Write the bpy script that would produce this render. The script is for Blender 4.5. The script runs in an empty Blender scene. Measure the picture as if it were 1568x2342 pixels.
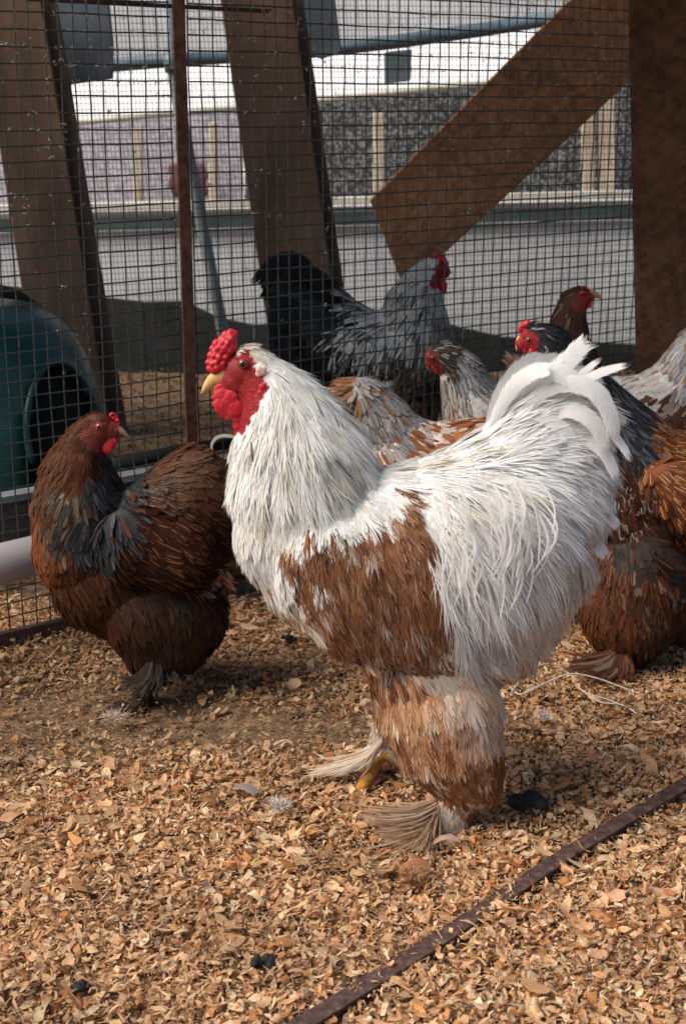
import bpy, bmesh, math, random
import numpy as np
from mathutils import Vector, noise
C = bpy.context.scene
col = C.collection
R = math.radians
random.seed(4); rng = np.random.default_rng(7)

# ---------------------------------------------------------------- camera, world, sun, exposure
FPX, CX, CY, TH, HC = 3226.0, 784.0, 1171.0, R(16.3), 0.92
cd = bpy.data.cameras.new('camera'); cam = bpy.data.objects.new('camera', cd); col.objects.link(cam)
cam.location = (0, 0, HC); cam.rotation_euler = (math.pi/2 - TH, 0, 0)
cd.sensor_fit = 'VERTICAL'; cd.sensor_height = 36.0; cd.lens = 36*FPX/2342
cd.clip_start = 0.05; cd.clip_end = 400
cd.dof.use_dof = True; cd.dof.focus_distance = 1.9; cd.dof.aperture_fstop = 10
C.camera = cam
SUN_EL, SUN_AZ = 47, -111            # azimuth measured from +Y towards +X: the light comes from the left, a little behind the birds
w = bpy.data.worlds.new('World'); C.world = w; w.use_nodes = True
nt = w.node_tree; nt.nodes.clear()
sky = nt.nodes.new('ShaderNodeTexSky'); sky.sky_type = 'NISHITA'; sky.sun_disc = False
sky.sun_elevation = R(SUN_EL); sky.sun_rotation = R(SUN_AZ); sky.air_density = 1.0; sky.dust_density = 3.0; sky.ozone_density = 1.0
bg = nt.nodes.new('ShaderNodeBackground'); bg.inputs[1].default_value = 0.10
wo = nt.nodes.new('ShaderNodeOutputWorld')
nt.links.new(sky.outputs[0], bg.inputs[0]); nt.links.new(bg.outputs[0], wo.inputs[0])
sl = bpy.data.lights.new('sun', 'SUN'); sl.energy = 3.1; sl.angle = R(42); sl.color = (1.0, 0.93, 0.83)
so = bpy.data.objects.new('sun', sl); col.objects.link(so)
sd = Vector((math.sin(R(SUN_AZ))*math.cos(R(SUN_EL)), math.cos(R(SUN_AZ))*math.cos(R(SUN_EL)), math.sin(R(SUN_EL))))
so.rotation_euler = sd.to_track_quat('Z', 'Y').to_euler(); so.location = sd*20
C.cycles.transparent_max_bounces = 24
C.view_settings.view_transform = 'Standard'; C.view_settings.look = 'None'
C.view_settings.exposure = 0.5; C.view_settings.gamma = 1; C.view_settings.use_curve_mapping = False

# ---------------------------------------------------------------- helpers
ct, st = math.cos(TH), math.sin(TH)
def P(x, y, Y):
    """photo point (1568 x 2342 units) at world depth Y -> world position"""
    dx, dy, dz = x-CX, -(y-CY), FPX
    wy = dy*st + dz*ct; wz = dy*ct - dz*st
    k = Y/wy
    return np.array((dx*k, Y, HC+wz*k))
def G(x, y, z=0.0):
    dx, dy, dz = x-CX, -(y-CY), FPX
    wy = dy*st + dz*ct; wz = dy*ct - dz*st
    k = (z-HC)/wz
    return np.array((dx*k, wy*k, z))
def invP(X, Z, Y):
    yc = Y*st + (Z-HC)*ct; zc = Y*ct - (Z-HC)*st
    return CX + FPX*X/zc, CY - FPX*yc/zc
def mpp(Y): return Y/(FPX*ct)*1.03

def tag(o, label=None, cat=None, group=None, kind=None):
    if label: o['label'] = label
    if cat: o['category'] = cat
    if group: o['group'] = group
    if kind: o['kind'] = kind
    return o
def link(name, me, mat=None, parent=None):
    o = bpy.data.objects.new(name, me); col.objects.link(o)
    if mat:
        if not len(me.materials): me.materials.append(mat)
    if parent:
        o.parent = parent; o.matrix_parent_inverse = parent.matrix_world.inverted() if False else o.matrix_parent_inverse
        o.location = -Vector(parent['_b']) if '_b' in parent.keys() else (0, 0, 0)
    return o
def empty(name, loc, label=None, cat=None, group=None):
    o = bpy.data.objects.new(name, None); col.objects.link(o); o.location = loc
    o['_b'] = tuple(float(v) for v in loc)
    o.empty_display_size = 0.05
    return tag(o, label, cat, group)
def pydata(name, V, F, smooth=True):
    me = bpy.data.meshes.new(name); me.from_pydata([tuple(v) for v in V], [], [tuple(f) for f in F])
    if smooth: me.polygons.foreach_set('use_smooth', [True]*len(me.polygons))
    me.update(); return me
def npmesh(name, V, Q, smooth=True):
    """numpy verts (n,3) and quads or tris (m,k)"""
    me = bpy.data.meshes.new(name); n, (m, k) = len(V), Q.shape
    me.vertices.add(n); me.vertices.foreach_set('co', np.ascontiguousarray(V, dtype=np.float32).ravel())
    me.loops.add(m*k); me.loops.foreach_set('vertex_index', np.ascontiguousarray(Q, dtype=np.int32).ravel())
    me.polygons.add(m); me.polygons.foreach_set('loop_start', np.arange(0, m*k, k, dtype=np.int32))
    me.polygons.foreach_set('use_smooth', np.full(m, smooth))
    me.update(calc_edges=True); return me
def vcol(me, name, arr):
    a = me.attributes.new(name, 'FLOAT_COLOR', 'POINT')
    c = np.ones((len(me.vertices), 4), dtype=np.float32); c[:, :arr.shape[1]] = arr
    a.data.foreach_set('color', c.ravel())
def vvec(me, name, arr):
    a = me.attributes.new(name, 'FLOAT_VECTOR', 'POINT')
    a.data.foreach_set('vector', np.ascontiguousarray(arr, dtype=np.float32).ravel())

# ---------------------------------------------------------------- materials
def newmat(name):
    m = bpy.data.materials.new(name); m.use_nodes = True; t = m.node_tree; t.nodes.clear()
    out = t.nodes.new('ShaderNodeOutputMaterial'); b = t.nodes.new('ShaderNodeBsdfPrincipled')
    t.links.new(b.outputs[0], out.inputs[0]); return m, t, b, out
def N(t, kind, **kw):
    n = t.nodes.new(kind)
    for k, v in kw.items():
        if k.startswith('i_'):
            key = k[2:]; key = int(key) if key.isdigit() else key
            n.inputs[key].default_value = v
        else: setattr(n, k, v)
    return n
def ramp(t, fac, stops):
    r = t.nodes.new('ShaderNodeValToRGB'); t.links.new(fac, r.inputs[0])
    while len(r.color_ramp.elements) < len(stops): r.color_ramp.elements.new(0.5)
    for e, (p, c) in zip(r.color_ramp.elements, stops): e.position = p; e.color = (*c, 1)
    return r.outputs[0]
def mixc(t, fac, a, b, mode='MIX'):
    m = t.nodes.new('ShaderNodeMix'); m.data_type = 'RGBA'; m.blend_type = mode
    for s, v in ((0, fac), (6, a), (7, b)):
        if hasattr(v, 'is_output'): t.links.new(v, m.inputs[s])
        else: m.inputs[s].default_value = v if s == 0 else (*v[:3], 1)
    return m.outputs[2]
def noisy(name, c1, c2, scale=20, rough=0.7, bump=0.3, stretch=(1, 1, 1), detail=6, bscale=None, c3=None, metallic=0, dist=0.002, spec=0.3):
    m, t, b, out = newmat(name)
    tc = N(t, 'ShaderNodeTexCoord'); mp = N(t, 'ShaderNodeMapping'); mp.inputs['Scale'].default_value = stretch
    t.links.new(tc.outputs['Object'], mp.inputs[0])
    n1 = N(t, 'ShaderNodeTexNoise'); n1.inputs['Scale'].default_value = scale; n1.inputs['Detail'].default_value = detail; n1.inputs['Roughness'].default_value = 0.65
    t.links.new(mp.outputs[0], n1.inputs[0])
    stops = [(0.32, c1), (0.68, c2)] if c3 is None else [(0.3, c1), (0.52, c2), (0.72, c3)]
    cc = ramp(t, n1.outputs[0], stops); t.links.new(cc, b.inputs['Base Color'])
    n2 = N(t, 'ShaderNodeTexNoise'); n2.inputs['Scale'].default_value = bscale or scale*3; n2.inputs['Detail'].default_value = 5
    t.links.new(mp.outputs[0], n2.inputs[0])
    bp = N(t, 'ShaderNodeBump'); bp.inputs['Strength'].default_value = bump; bp.inputs['Distance'].default_value = dist
    t.links.new(n2.outputs[0], bp.inputs['Height']); t.links.new(bp.outputs[0], b.inputs['Normal'])
    b.inputs['Roughness'].default_value = rough; b.inputs['Metallic'].default_value = metallic
    b.inputs['Specular IOR Level'].default_value = spec
    return m
def osb(name, k=1.0):
    """pressed strand board: long flakes in three directions"""
    m, t, b, out = newmat(name); tc = N(t, 'ShaderNodeTexCoord'); last = None
    base = None
    for i, (ang, sc) in enumerate(((20, 1.0), (75, 1.15), (140, .9))):
        mp = N(t, 'ShaderNodeMapping'); mp.vector_type = 'TEXTURE'; mp.inputs['Rotation'].default_value = (0, R(ang), 0); mp.inputs['Scale'].default_value = (.060*sc, .04, .011*sc)
        t.links.new(tc.outputs['Object'], mp.inputs[0])
        v = N(t, 'ShaderNodeTexVoronoi'); v.inputs['Scale'].default_value = 1.0; v.inputs['Randomness'].default_value = 1
        t.links.new(mp.outputs[0], v.inputs[0])
        sp = N(t, 'ShaderNodeSeparateColor'); t.links.new(v.outputs['Color'], sp.inputs[0])
        c = ramp(t, sp.outputs[0], [(0.0, (.13*k, .055*k, .026*k)), (0.5, (.25*k, .115*k, .055*k)), (1.0, (.36*k, .19*k, .10*k))])
        base = c if base is None else mixc(t, sp.outputs[1] if i == 1 else 0.4, base, c)
    n = N(t, 'ShaderNodeTexNoise'); n.inputs['Scale'].default_value = 4; n.inputs['Detail'].default_value = 8; t.links.new(tc.outputs['Object'], n.inputs[0])
    g = ramp(t, n.outputs[0], [(.35, (.62, .6, .6)), (.7, (1.1, 1.08, 1.05))])
    cc = mixc(t, 1.0, base, g, 'MULTIPLY'); t.links.new(cc, b.inputs['Base Color'])
    bp = N(t, 'ShaderNodeBump'); bp.inputs['Strength'].default_value = .4; bp.inputs['Distance'].default_value = .001
    t.links.new(cc, bp.inputs['Height']); t.links.new(bp.outputs[0], b.inputs['Normal'])
    b.inputs['Roughness'].default_value = .75; b.inputs['Specular IOR Level'].default_value = .2
    return m

M = {}
M['rust'] = noisy('rusty iron', (.035, .016, .011), (.13, .055, .032), 60, .8, .5, c3=(.20, .10, .06), dist=.001)
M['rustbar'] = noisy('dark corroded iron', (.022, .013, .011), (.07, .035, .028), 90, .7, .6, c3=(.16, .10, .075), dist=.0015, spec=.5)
M['wire'] = noisy('dark green coated wire', (.012, .02, .015), (.03, .042, .034), 120, .42, .2, c3=(.12, .12, .10), spec=.6)
M['galv'] = noisy('galvanised tube', (.16, .19, .21), (.30, .34, .37), 12, .5, .1, spec=.5)
M['pipeblue'] = noisy('grey blue steel hoop', (.09, .13, .16), (.17, .23, .27), 9, .45, .1, spec=.5)
M['osb'] = osb('strand board brown', 1.7); M['osbd'] = osb('strand board dark', .5)
M['ply'] = noisy('weathered brown plywood', (.07, .042, .030), (.125, .075, .052), 9, .8, .3, (1, 1, .3), c3=(.20, .125, .088))
M['plyside'] = noisy('grey brown board edge', (.08, .055, .042), (.14, .095, .07), 9, .8, .3)  # duller brown for the side boards
M['slate'] = noisy('grey blue panel', (.06, .075, .09), (.13, .155, .18), 5, .6, .1)
M['batten'] = noisy('pale pine batten', (.52, .41, .29), (.72, .60, .46), 14, .7, .3, (1, 1, .12))
M['cream'] = noisy('cream painted ledge', (.58, .53, .44), (.82, .79, .72), 16, .7, .3, (1, 1, 2.5))
M['greyrail'] = noisy('slate grey rail', (.055, .075, .08), (.12, .15, .155), 10, .6, .2)
M['sheet'] = noisy('grey white sheeting', (.62, .64, .67), (.76, .76, .75), 3, .6, .2, c3=(.80, .81, .83))
M['darkboard'] = noisy('black base boards', (.012, .014, .014), (.035, .036, .034), 12, .8, .5)  # near black mottle for the base boards
M['greywood'] = noisy('grey old plank', (.05, .042, .036), (.12, .105, .09), 20, .8, .5, (1, 1, 6))
M['alu'] = noisy('dull aluminium rail', (.22, .23, .24), (.42, .43, .44), 10, .4, .1, metallic=.4)
M['pvc'] = noisy('pale lilac plastic tube', (.26, .235, .24), (.33, .30, .30), 8, .4, .05, spec=.5)
M['green'] = noisy('dark green plastic', (.004, .030, .027), (.008, .052, .048), 6, .34, .12, c3=(.02, .085, .082), spec=.5)
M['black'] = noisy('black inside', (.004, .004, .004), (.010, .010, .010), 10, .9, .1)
M['string'] = noisy('dirty white twine', (.38, .33, .27), (.58, .51, .42), 60, .8, .3)
M['dung'] = noisy('black droppings', (.006, .006, .006), (.022, .020, .018), 60, .75, .8)
M['roof'] = noisy('roof panels', (.10, .09, .085), (.16, .15, .14), 6, .8, .2)
M['comb'] = noisy('red comb skin', (.36, .005, .010), (.48, .012, .022), 110, .5, .9, c3=(.58, .04, .05), bscale=230, dist=.0012, spec=.45)
M['combdull'] = noisy('dull red comb skin', (.15, .008, .010), (.27, .016, .018), 70, .55, .9, c3=(.38, .06, .05), bscale=250, dist=.001, spec=.35)
M['faceb'] = noisy('brownish red bare face', (.10, .016, .012), (.20, .035, .024), 120, .6, .9, c3=(.34, .10, .05), bscale=260, dist=.001, spec=.25)
M['lobe'] = noisy('pale pink ear lobe', (.62, .33, .28), (.72, .50, .42), 90, .6, .4)
M['beak'] = noisy('horn yellow beak', (.52, .28, .08), (.66, .42, .17), 40, .35, .1, spec=.5)
M['beakdark'] = noisy('brown horn beak', (.20, .11, .05), (.50, .30, .12), 40, .4, .1, spec=.5)
M['claw'] = noisy('pale claw', (.35, .25, .15), (.5, .38, .24), 60, .5, .1)
M['pupil'] = noisy('eye pupil', (.003, .003, .003), (.005, .005, .005), 10, .08, 0, spec=.8)
M['iris'] = noisy('orange brown iris', (.14, .045, .012), (.24, .08, .02), 100, .15, 0, spec=.7)
M['lid'] = noisy('red eye lid', (.25, .015, .015), (.38, .03, .03), 80, .5, .3)

def attr_mat(name, kind):
    m, t, b, out = newmat(name)
    a = N(t, 'ShaderNodeAttribute'); a.attribute_name = 'col'
    tc = N(t, 'ShaderNodeTexCoord')
    if kind == 'body':
        n = N(t, 'ShaderNodeTexNoise'); n.inputs['Scale'].default_value = 150; n.inputs['Detail'].default_value = 4; t.links.new(tc.outputs['Object'], n.inputs[0])
        g = ramp(t, n.outputs[0], [(.3, (.7, .7, .7)), (.7, (1.2, 1.2, 1.2))])
        t.links.new(mixc(t, 1, a.outputs[0], g, 'MULTIPLY'), b.inputs['Base Color'])
        v = N(t, 'ShaderNodeTexVoronoi'); v.inputs['Scale'].default_value = 420; t.links.new(tc.outputs['Object'], v.inputs[0])
        mm = N(t, 'ShaderNodeMath'); mm.operation = 'ADD'; t.links.new(v.outputs[0], mm.inputs[0]); t.links.new(n.outputs[0], mm.inputs[1])
        bp = N(t, 'ShaderNodeBump'); bp.inputs['Strength'].default_value = .7; bp.inputs['Distance'].default_value = .0012
        t.links.new(mm.outputs[0], bp.inputs['Height']); t.links.new(bp.outputs[0], b.inputs['Normal'])
        b.inputs['Roughness'].default_value = .6; b.inputs['Specular IOR Level'].default_value = .25
    elif kind == 'flake':
        n = N(t, 'ShaderNodeTexNoise'); n.inputs['Scale'].default_value = 260; n.inputs['Detail'].default_value = 4; t.links.new(tc.outputs['Object'], n.inputs[0])
        g = ramp(t, n.outputs[0], [(.3, (.78, .74, .70)), (.7, (1.12, 1.12, 1.12))])
        c = mixc(t, 1, a.outputs[0], g, 'MULTIPLY'); t.links.new(c, b.inputs['Base Color'])
        b.inputs['Roughness'].default_value = .75; b.inputs['Specular IOR Level'].default_value = .15
        tr = N(t, 'ShaderNodeBsdfTranslucent'); t.links.new(c, tr.inputs[0])
        ms = N(t, 'ShaderNodeMixShader'); ms.inputs[0].default_value = .3
        t.links.new(b.outputs[0], ms.inputs[1]); t.links.new(tr.outputs[0], ms.inputs[2]); t.links.new(ms.outputs[0], out.inputs[0])
    return m
def strand_mat():
    m, t, b, out = newmat('fine barbs'); a = N(t, 'ShaderNodeAttribute'); a.attribute_name = 'col'; t.links.new(a.outputs[0], b.inputs['Base Color'])
    b.inputs['Roughness'].default_value = .6; b.inputs['Specular IOR Level'].default_value = .15
    tr = N(t, 'ShaderNodeBsdfTranslucent'); t.links.new(a.outputs[0], tr.inputs[0]); ms = N(t, 'ShaderNodeMixShader'); ms.inputs[0].default_value = .3
    t.links.new(b.outputs[0], ms.inputs[1]); t.links.new(tr.outputs[0], ms.inputs[2]); t.links.new(ms.outputs[0], out.inputs[0]); return m
M['strand'] = strand_mat()
M['body'] = attr_mat('skin and down', 'body'); M['flake'] = attr_mat('wood shaving', 'flake')

def feather_mat():
    m, t, b, out = newmat('feather')
    a = N(t, 'ShaderNodeAttribute'); a.attribute_name = 'col'
    e = N(t, 'ShaderNodeAttribute'); e.attribute_name = 'edge'
    f = N(t, 'ShaderNodeAttribute'); f.attribute_name = 'fuv'      # x across -1..1, y along 0..1, z random
    s = N(t, 'ShaderNodeSeparateXYZ'); t.links.new(f.outputs['Vector'], s.inputs[0])
    def math_(op, x, y=None, clamp=False):
        n = N(t, 'ShaderNodeMath'); n.operation = op; n.use_clamp = clamp
        for i, v in enumerate((x, y)):
            if v is None: continue
            if hasattr(v, 'is_output'): t.links.new(v, n.inputs[i])
            else: n.inputs[i].default_value = v
        return n.outputs[0]
    au = math_('ABSOLUTE', s.outputs[0])
    def sstep(x, lo, hi):
        n = N(t, 'ShaderNodeMapRange'); n.interpolation_type = 'SMOOTHSTEP'; n.inputs[1].default_value = lo; n.inputs[2].default_value = hi
        t.links.new(x, n.inputs[0]); return n.outputs[0]
    em = math_('MAXIMUM', sstep(au, .45, .8), sstep(s.outputs[1], .80, .96))
    c = mixc(t, em, a.outputs[0], e.outputs[0])
    # barbs: fine streaks running out and forward from the shaft
    cb = N(t, 'ShaderNodeCombineXYZ')
    t.links.new(math_('ADD', math_('MULTIPLY', s.outputs[1], 34.0), math_('MULTIPLY', au, -5.0)), cb.inputs[0])
    t.links.new(math_('MULTIPLY', s.outputs[2], 40.0), cb.inputs[1]); t.links.new(math_('MULTIPLY', s.outputs[0], 1.2), cb.inputs[2])
    n = N(t, 'ShaderNodeTexNoise'); n.inputs['Scale'].default_value = 1.0; n.inputs['Detail'].default_value = 3; t.links.new(cb.outputs[0], n.inputs[0])
    g = ramp(t, n.outputs[0], [(.3, (.89, .88, .87)), (.7, (1.06, 1.06, 1.06))])
    c = mixc(t, 1, c, g, 'MULTIPLY')
    # pale shaft, strength in edge alpha
    sh = math_('MULTIPLY', math_('SUBTRACT', 1.0, sstep(au, .02, .14)), e.outputs['Alpha'])
    sh = math_('MULTIPLY', sh, math_('SUBTRACT', 1.0, sstep(s.outputs[1], .7, .95)))
    c = mixc(t, sh, c, (.75, .42, .20))
    t.links.new(c, b.inputs['Base Color'])
    bp = N(t, 'ShaderNodeBump'); bp.inputs['Strength'].default_value = .25; bp.inputs['Distance'].default_value = .0006
    t.links.new(n.outputs[0], bp.inputs['Height']); t.links.new(bp.outputs[0], b.inputs['Normal'])
    b.inputs['Roughness'].default_value = .55; b.inputs['Specular IOR Level'].default_value = .22
    tr = N(t, 'ShaderNodeBsdfTranslucent'); t.links.new(c, tr.inputs[0])
    ms = N(t, 'ShaderNodeMixShader'); ms.inputs[0].default_value = .35
    t.links.new(b.outputs[0], ms.inputs[1]); t.links.new(tr.outputs[0], ms.inputs[2])
    # vane edges fray into separate barbs
    cb2 = N(t, 'ShaderNodeCombineXYZ')
    t.links.new(math_('ADD', math_('MULTIPLY', s.outputs[1], 46.0), math_('MULTIPLY', au, -9.0)), cb2.inputs[0]); t.links.new(math_('MULTIPLY', s.outputs[2], 77.0), cb2.inputs[1])
    t.links.new(math_('MULTIPLY', s.outputs[0], 2.5), cb2.inputs[2])
    n3 = N(t, 'ShaderNodeTexNoise'); n3.inputs['Scale'].default_value = 1.0; n3.inputs['Detail'].default_value = 2; t.links.new(cb2.outputs[0], n3.inputs[0])
    edgeness = math_('MAXIMUM', sstep(au, .35, 1.05), sstep(s.outputs[1], .72, 1.02))
    al = math_('SUBTRACT', math_('ADD', n3.outputs[0], .42), math_('MULTIPLY', edgeness, 1.0))
    al = math_('MULTIPLY', al, 3.2, True)
    tp = N(t, 'ShaderNodeBsdfTransparent'); m2 = N(t, 'ShaderNodeMixShader')
    t.links.new(al, m2.inputs[0]); t.links.new(tp.outputs[0], m2.inputs[1]); t.links.new(ms.outputs[0], m2.inputs[2]); t.links.new(m2.outputs[0], out.inputs[0])
    return m
M['feather'] = feather_mat()

# ---------------------------------------------------------------- shape builders
def box_mesh(name, p0, p1, bev=0.0):
    bm = bmesh.new(); bmesh.ops.create_cube(bm, size=1)
    a, b_ = Vector(p0), Vector(p1)
    for v in bm.verts: v.co = Vector([(a[i]+b_[i])/2 + v.co[i]*(b_[i]-a[i]) for i in range(3)])
    if bev: bmesh.ops.bevel(bm, geom=bm.edges[:], offset=bev, segments=2, affect='EDGES')
    me = bpy.data.meshes.new(name); bm.to_mesh(me); bm.free(); return me
def prism(name, pts, thick, mat, parent=None, bev=.003, dirv=(0, 1, 0)):
    """polygon (world points) given thickness along dirv"""
    bm = bmesh.new(); d = Vector(dirv)*thick
    f = [bm.verts.new(Vector(p)) for p in pts]; g = [bm.verts.new(Vector(p)+d) for p in pts]; n = len(pts)
    bm.faces.new(f); bm.faces.new(g[::-1])
    for i in range(n): bm.faces.new((f[i], g[i], g[(i+1) % n], f[(i+1) % n]))
    bmesh.ops.recalc_face_normals(bm, faces=bm.faces)
    if bev: bmesh.ops.bevel(bm, geom=bm.edges[:], offset=bev, segments=1, affect='EDGES')
    me = bpy.data.meshes.new(name); bm.to_mesh(me); bm.free()
    return link(name, me, mat, parent)
def tube_arrays(pts, rad, seg=10):
    pts = np.array(pts, float); n = len(pts); rad = np.broadcast_to(np.array(rad, float), (n,))
    T = np.gradient(pts, axis=0); T /= np.linalg.norm(T, axis=1)[:, None]+1e-9
    ref = np.array((0, 0, 1.)) if abs(T[0, 2]) < .9 else np.array((1., 0, 0))
    V = []
    for i in range(n):
        s = np.cross(T[i], ref); s /= np.linalg.norm(s)+1e-9; u = np.cross(s, T[i]); ref = u
        for k in range(seg):
            a = 2*math.pi*k/seg; V.append(pts[i]+rad[i]*(math.cos(a)*s+math.sin(a)*u))
    F = [(i*seg+k, i*seg+(k+1) % seg, (i+1)*seg+(k+1) % seg, (i+1)*seg+k) for i in range(n-1) for k in range(seg)]
    F += [tuple(range(seg))[::-1], tuple((n-1)*seg+k for k in range(seg))]
    return V, F
def tube(name, pts, rad, mat, parent=None, seg=10):
    V, F = tube_arrays(pts, rad, seg); return link(name, pydata(name, V, F), mat, parent)

_bm = bmesh.new(); bmesh.ops.create_icosphere(_bm, subdivisions=3, radius=1)
SV = np.array([v.co[:] for v in _bm.verts]); SF = np.array([[v.index for v in f.verts] for f in _bm.faces]); _bm.free()
def blob_mesh(name, balls, voxel, smooth=4):
    """balls: (x,y,z,rx,ry,rz) -> one smooth skin round their union"""
    B = np.array(balls, float); n = len(B)
    V = (SV[None]*B[:, None, 3:6]+B[:, None, 0:3]).reshape(-1, 3)
    F = (SF[None]+(np.arange(n)*len(SV))[:, None, None]).reshape(-1, 3)
    me = npmesh(name+'_t', V, F); o = bpy.data.objects.new('t', me); col.objects.link(o)
    r = o.modifiers.new('r', 'REMESH'); r.mode = 'VOXEL'; r.voxel_size = voxel; r.use_smooth_shade = True
    if smooth:
        s = o.modifiers.new('s', 'SMOOTH'); s.iterations = smooth; s.factor = .6
    dg = bpy.context.evaluated_depsgraph_get(); out = bpy.data.meshes.new_from_object(o.evaluated_get(dg), depsgraph=dg)
    bpy.data.objects.remove(o); bpy.data.meshes.remove(me); out.name = name
    out.polygons.foreach_set('use_smooth', [True]*len(out.polygons))
    return out
def chain_balls(ch, Y0):
    """ch: (x,y,r_px,depth_offset_m,width_ratio)"""
    s = mpp(Y0); pts = []
    full = [(c+(0, 1))[:5] if len(c) == 3 else ((c+(1,)) if len(c) == 4 else c) for c in ch]
    for i in range(len(full)):
        pts.append(full[i])
        if i < len(full)-1:
            a, b_ = np.array(full[i], float), np.array(full[i+1], float)
            d = math.hypot(*(b_-a)[:2]); n = int(d/(.33*min(a[2], b_[2])))
            for k in range(1, n): pts.append(tuple(a+(b_-a)*k/n))
    out = []
    for x, y, r, off, wr in pts:
        p = P(x, y, Y0); out.append((p[0], Y0+off, p[2], r*s, r*s*wr, r*s))
    return out
def px_blob(name, balls, Y0, mat, parent, voxel=.0012, smooth=3, wr=1.0):
    s = mpp(Y0); L = []
    for b_ in balls:
        x, y, r, off = b_[:4]; k = b_[4] if len(b_) > 4 else wr
        p = P(x, y, Y0); L.append((p[0], Y0+off, p[2], r*s, r*s*k, r*s))
    me = blob_mesh(name, L, voxel, smooth); return link(name, me, mat, parent)

# ---------------------------------------------------------------- feathers
PROF = {0: [.6, 1.0, .92, .38], 1: [.75, 1.0, .62, .06], 2: [.5, .9, 1.0, .6]}
def norm(a): return a/(np.linalg.norm(a, axis=-1, keepdims=True)+1e-9)
def feathers_mesh(name, root, d, n, L, W, lift, droop, prof, c, e, sh, curl=None):
    """one ribbon of four rows and three columns per feather"""
    m = len(root); K = 4; tt = np.linspace(0, 1, K)
    PR = np.array([PROF[k] for k in range(3)])[prof]
    PR = PR*(1+rng.normal(0, .10, PR.shape))
    side = norm(np.cross(d, n)); 
    side = norm(side + n*rng.normal(0, .10, (m, 1)))
    g = np.array((0, 0, -1.0)); V = np.zeros((m, K, 3, 3)); NN = np.zeros((m, K, 3, 3))
    sway = rng.normal(0, .10, m) if curl is None else curl
    for i, t in enumerate(tt):
        cpos = root + L[:, None]*(d*t + n*(lift*t*(1-.8*t))[:, None]) + g*(L*droop*t*t)[:, None] + side*(L*sway*t*t)[:, None]
        wv = (W*PR[:, i])[:, None]*.5
        cup = n*(W*.10)[:, None]
        V[:, i, 0] = cpos-side*wv; V[:, i, 1] = cpos+cup; V[:, i, 2] = cpos+side*wv
        for j, q in enumerate((-1, 0, 1)): NN[:, i, j] = norm(n*1.0+side*q*.14+d*.06*(t-.2))
    Vf = V.reshape(-1, 3); Nf = NN.reshape(-1, 3)
    q = []
    for i in range(K-1):
        for j in range(2): q.append((i*3+j, i*3+j+1, (i+1)*3+j+1, (i+1)*3+j))
    q = np.array(q); Q = (q[None]+(np.arange(m)*12)[:, None, None]).reshape(-1, 4)
    me = npmesh(name, Vf, Q)
    vcol(me, 'col', np.repeat(c, 12, axis=0)); vcol(me, 'edge', np.repeat(np.column_stack([e, sh]), 12, axis=0))
    uv = np.zeros((m, K, 3, 3)); uv[..., 0] = np.array((-1, 0, 1)); uv[..., 1] = tt[None, :, None]; uv[..., 2] = rng.random(m)[:, None, None]
    vvec(me, 'fuv', uv.reshape(-1, 3))
    me.normals_split_custom_set_from_vertices(Nf.tolist())
    return me

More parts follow.
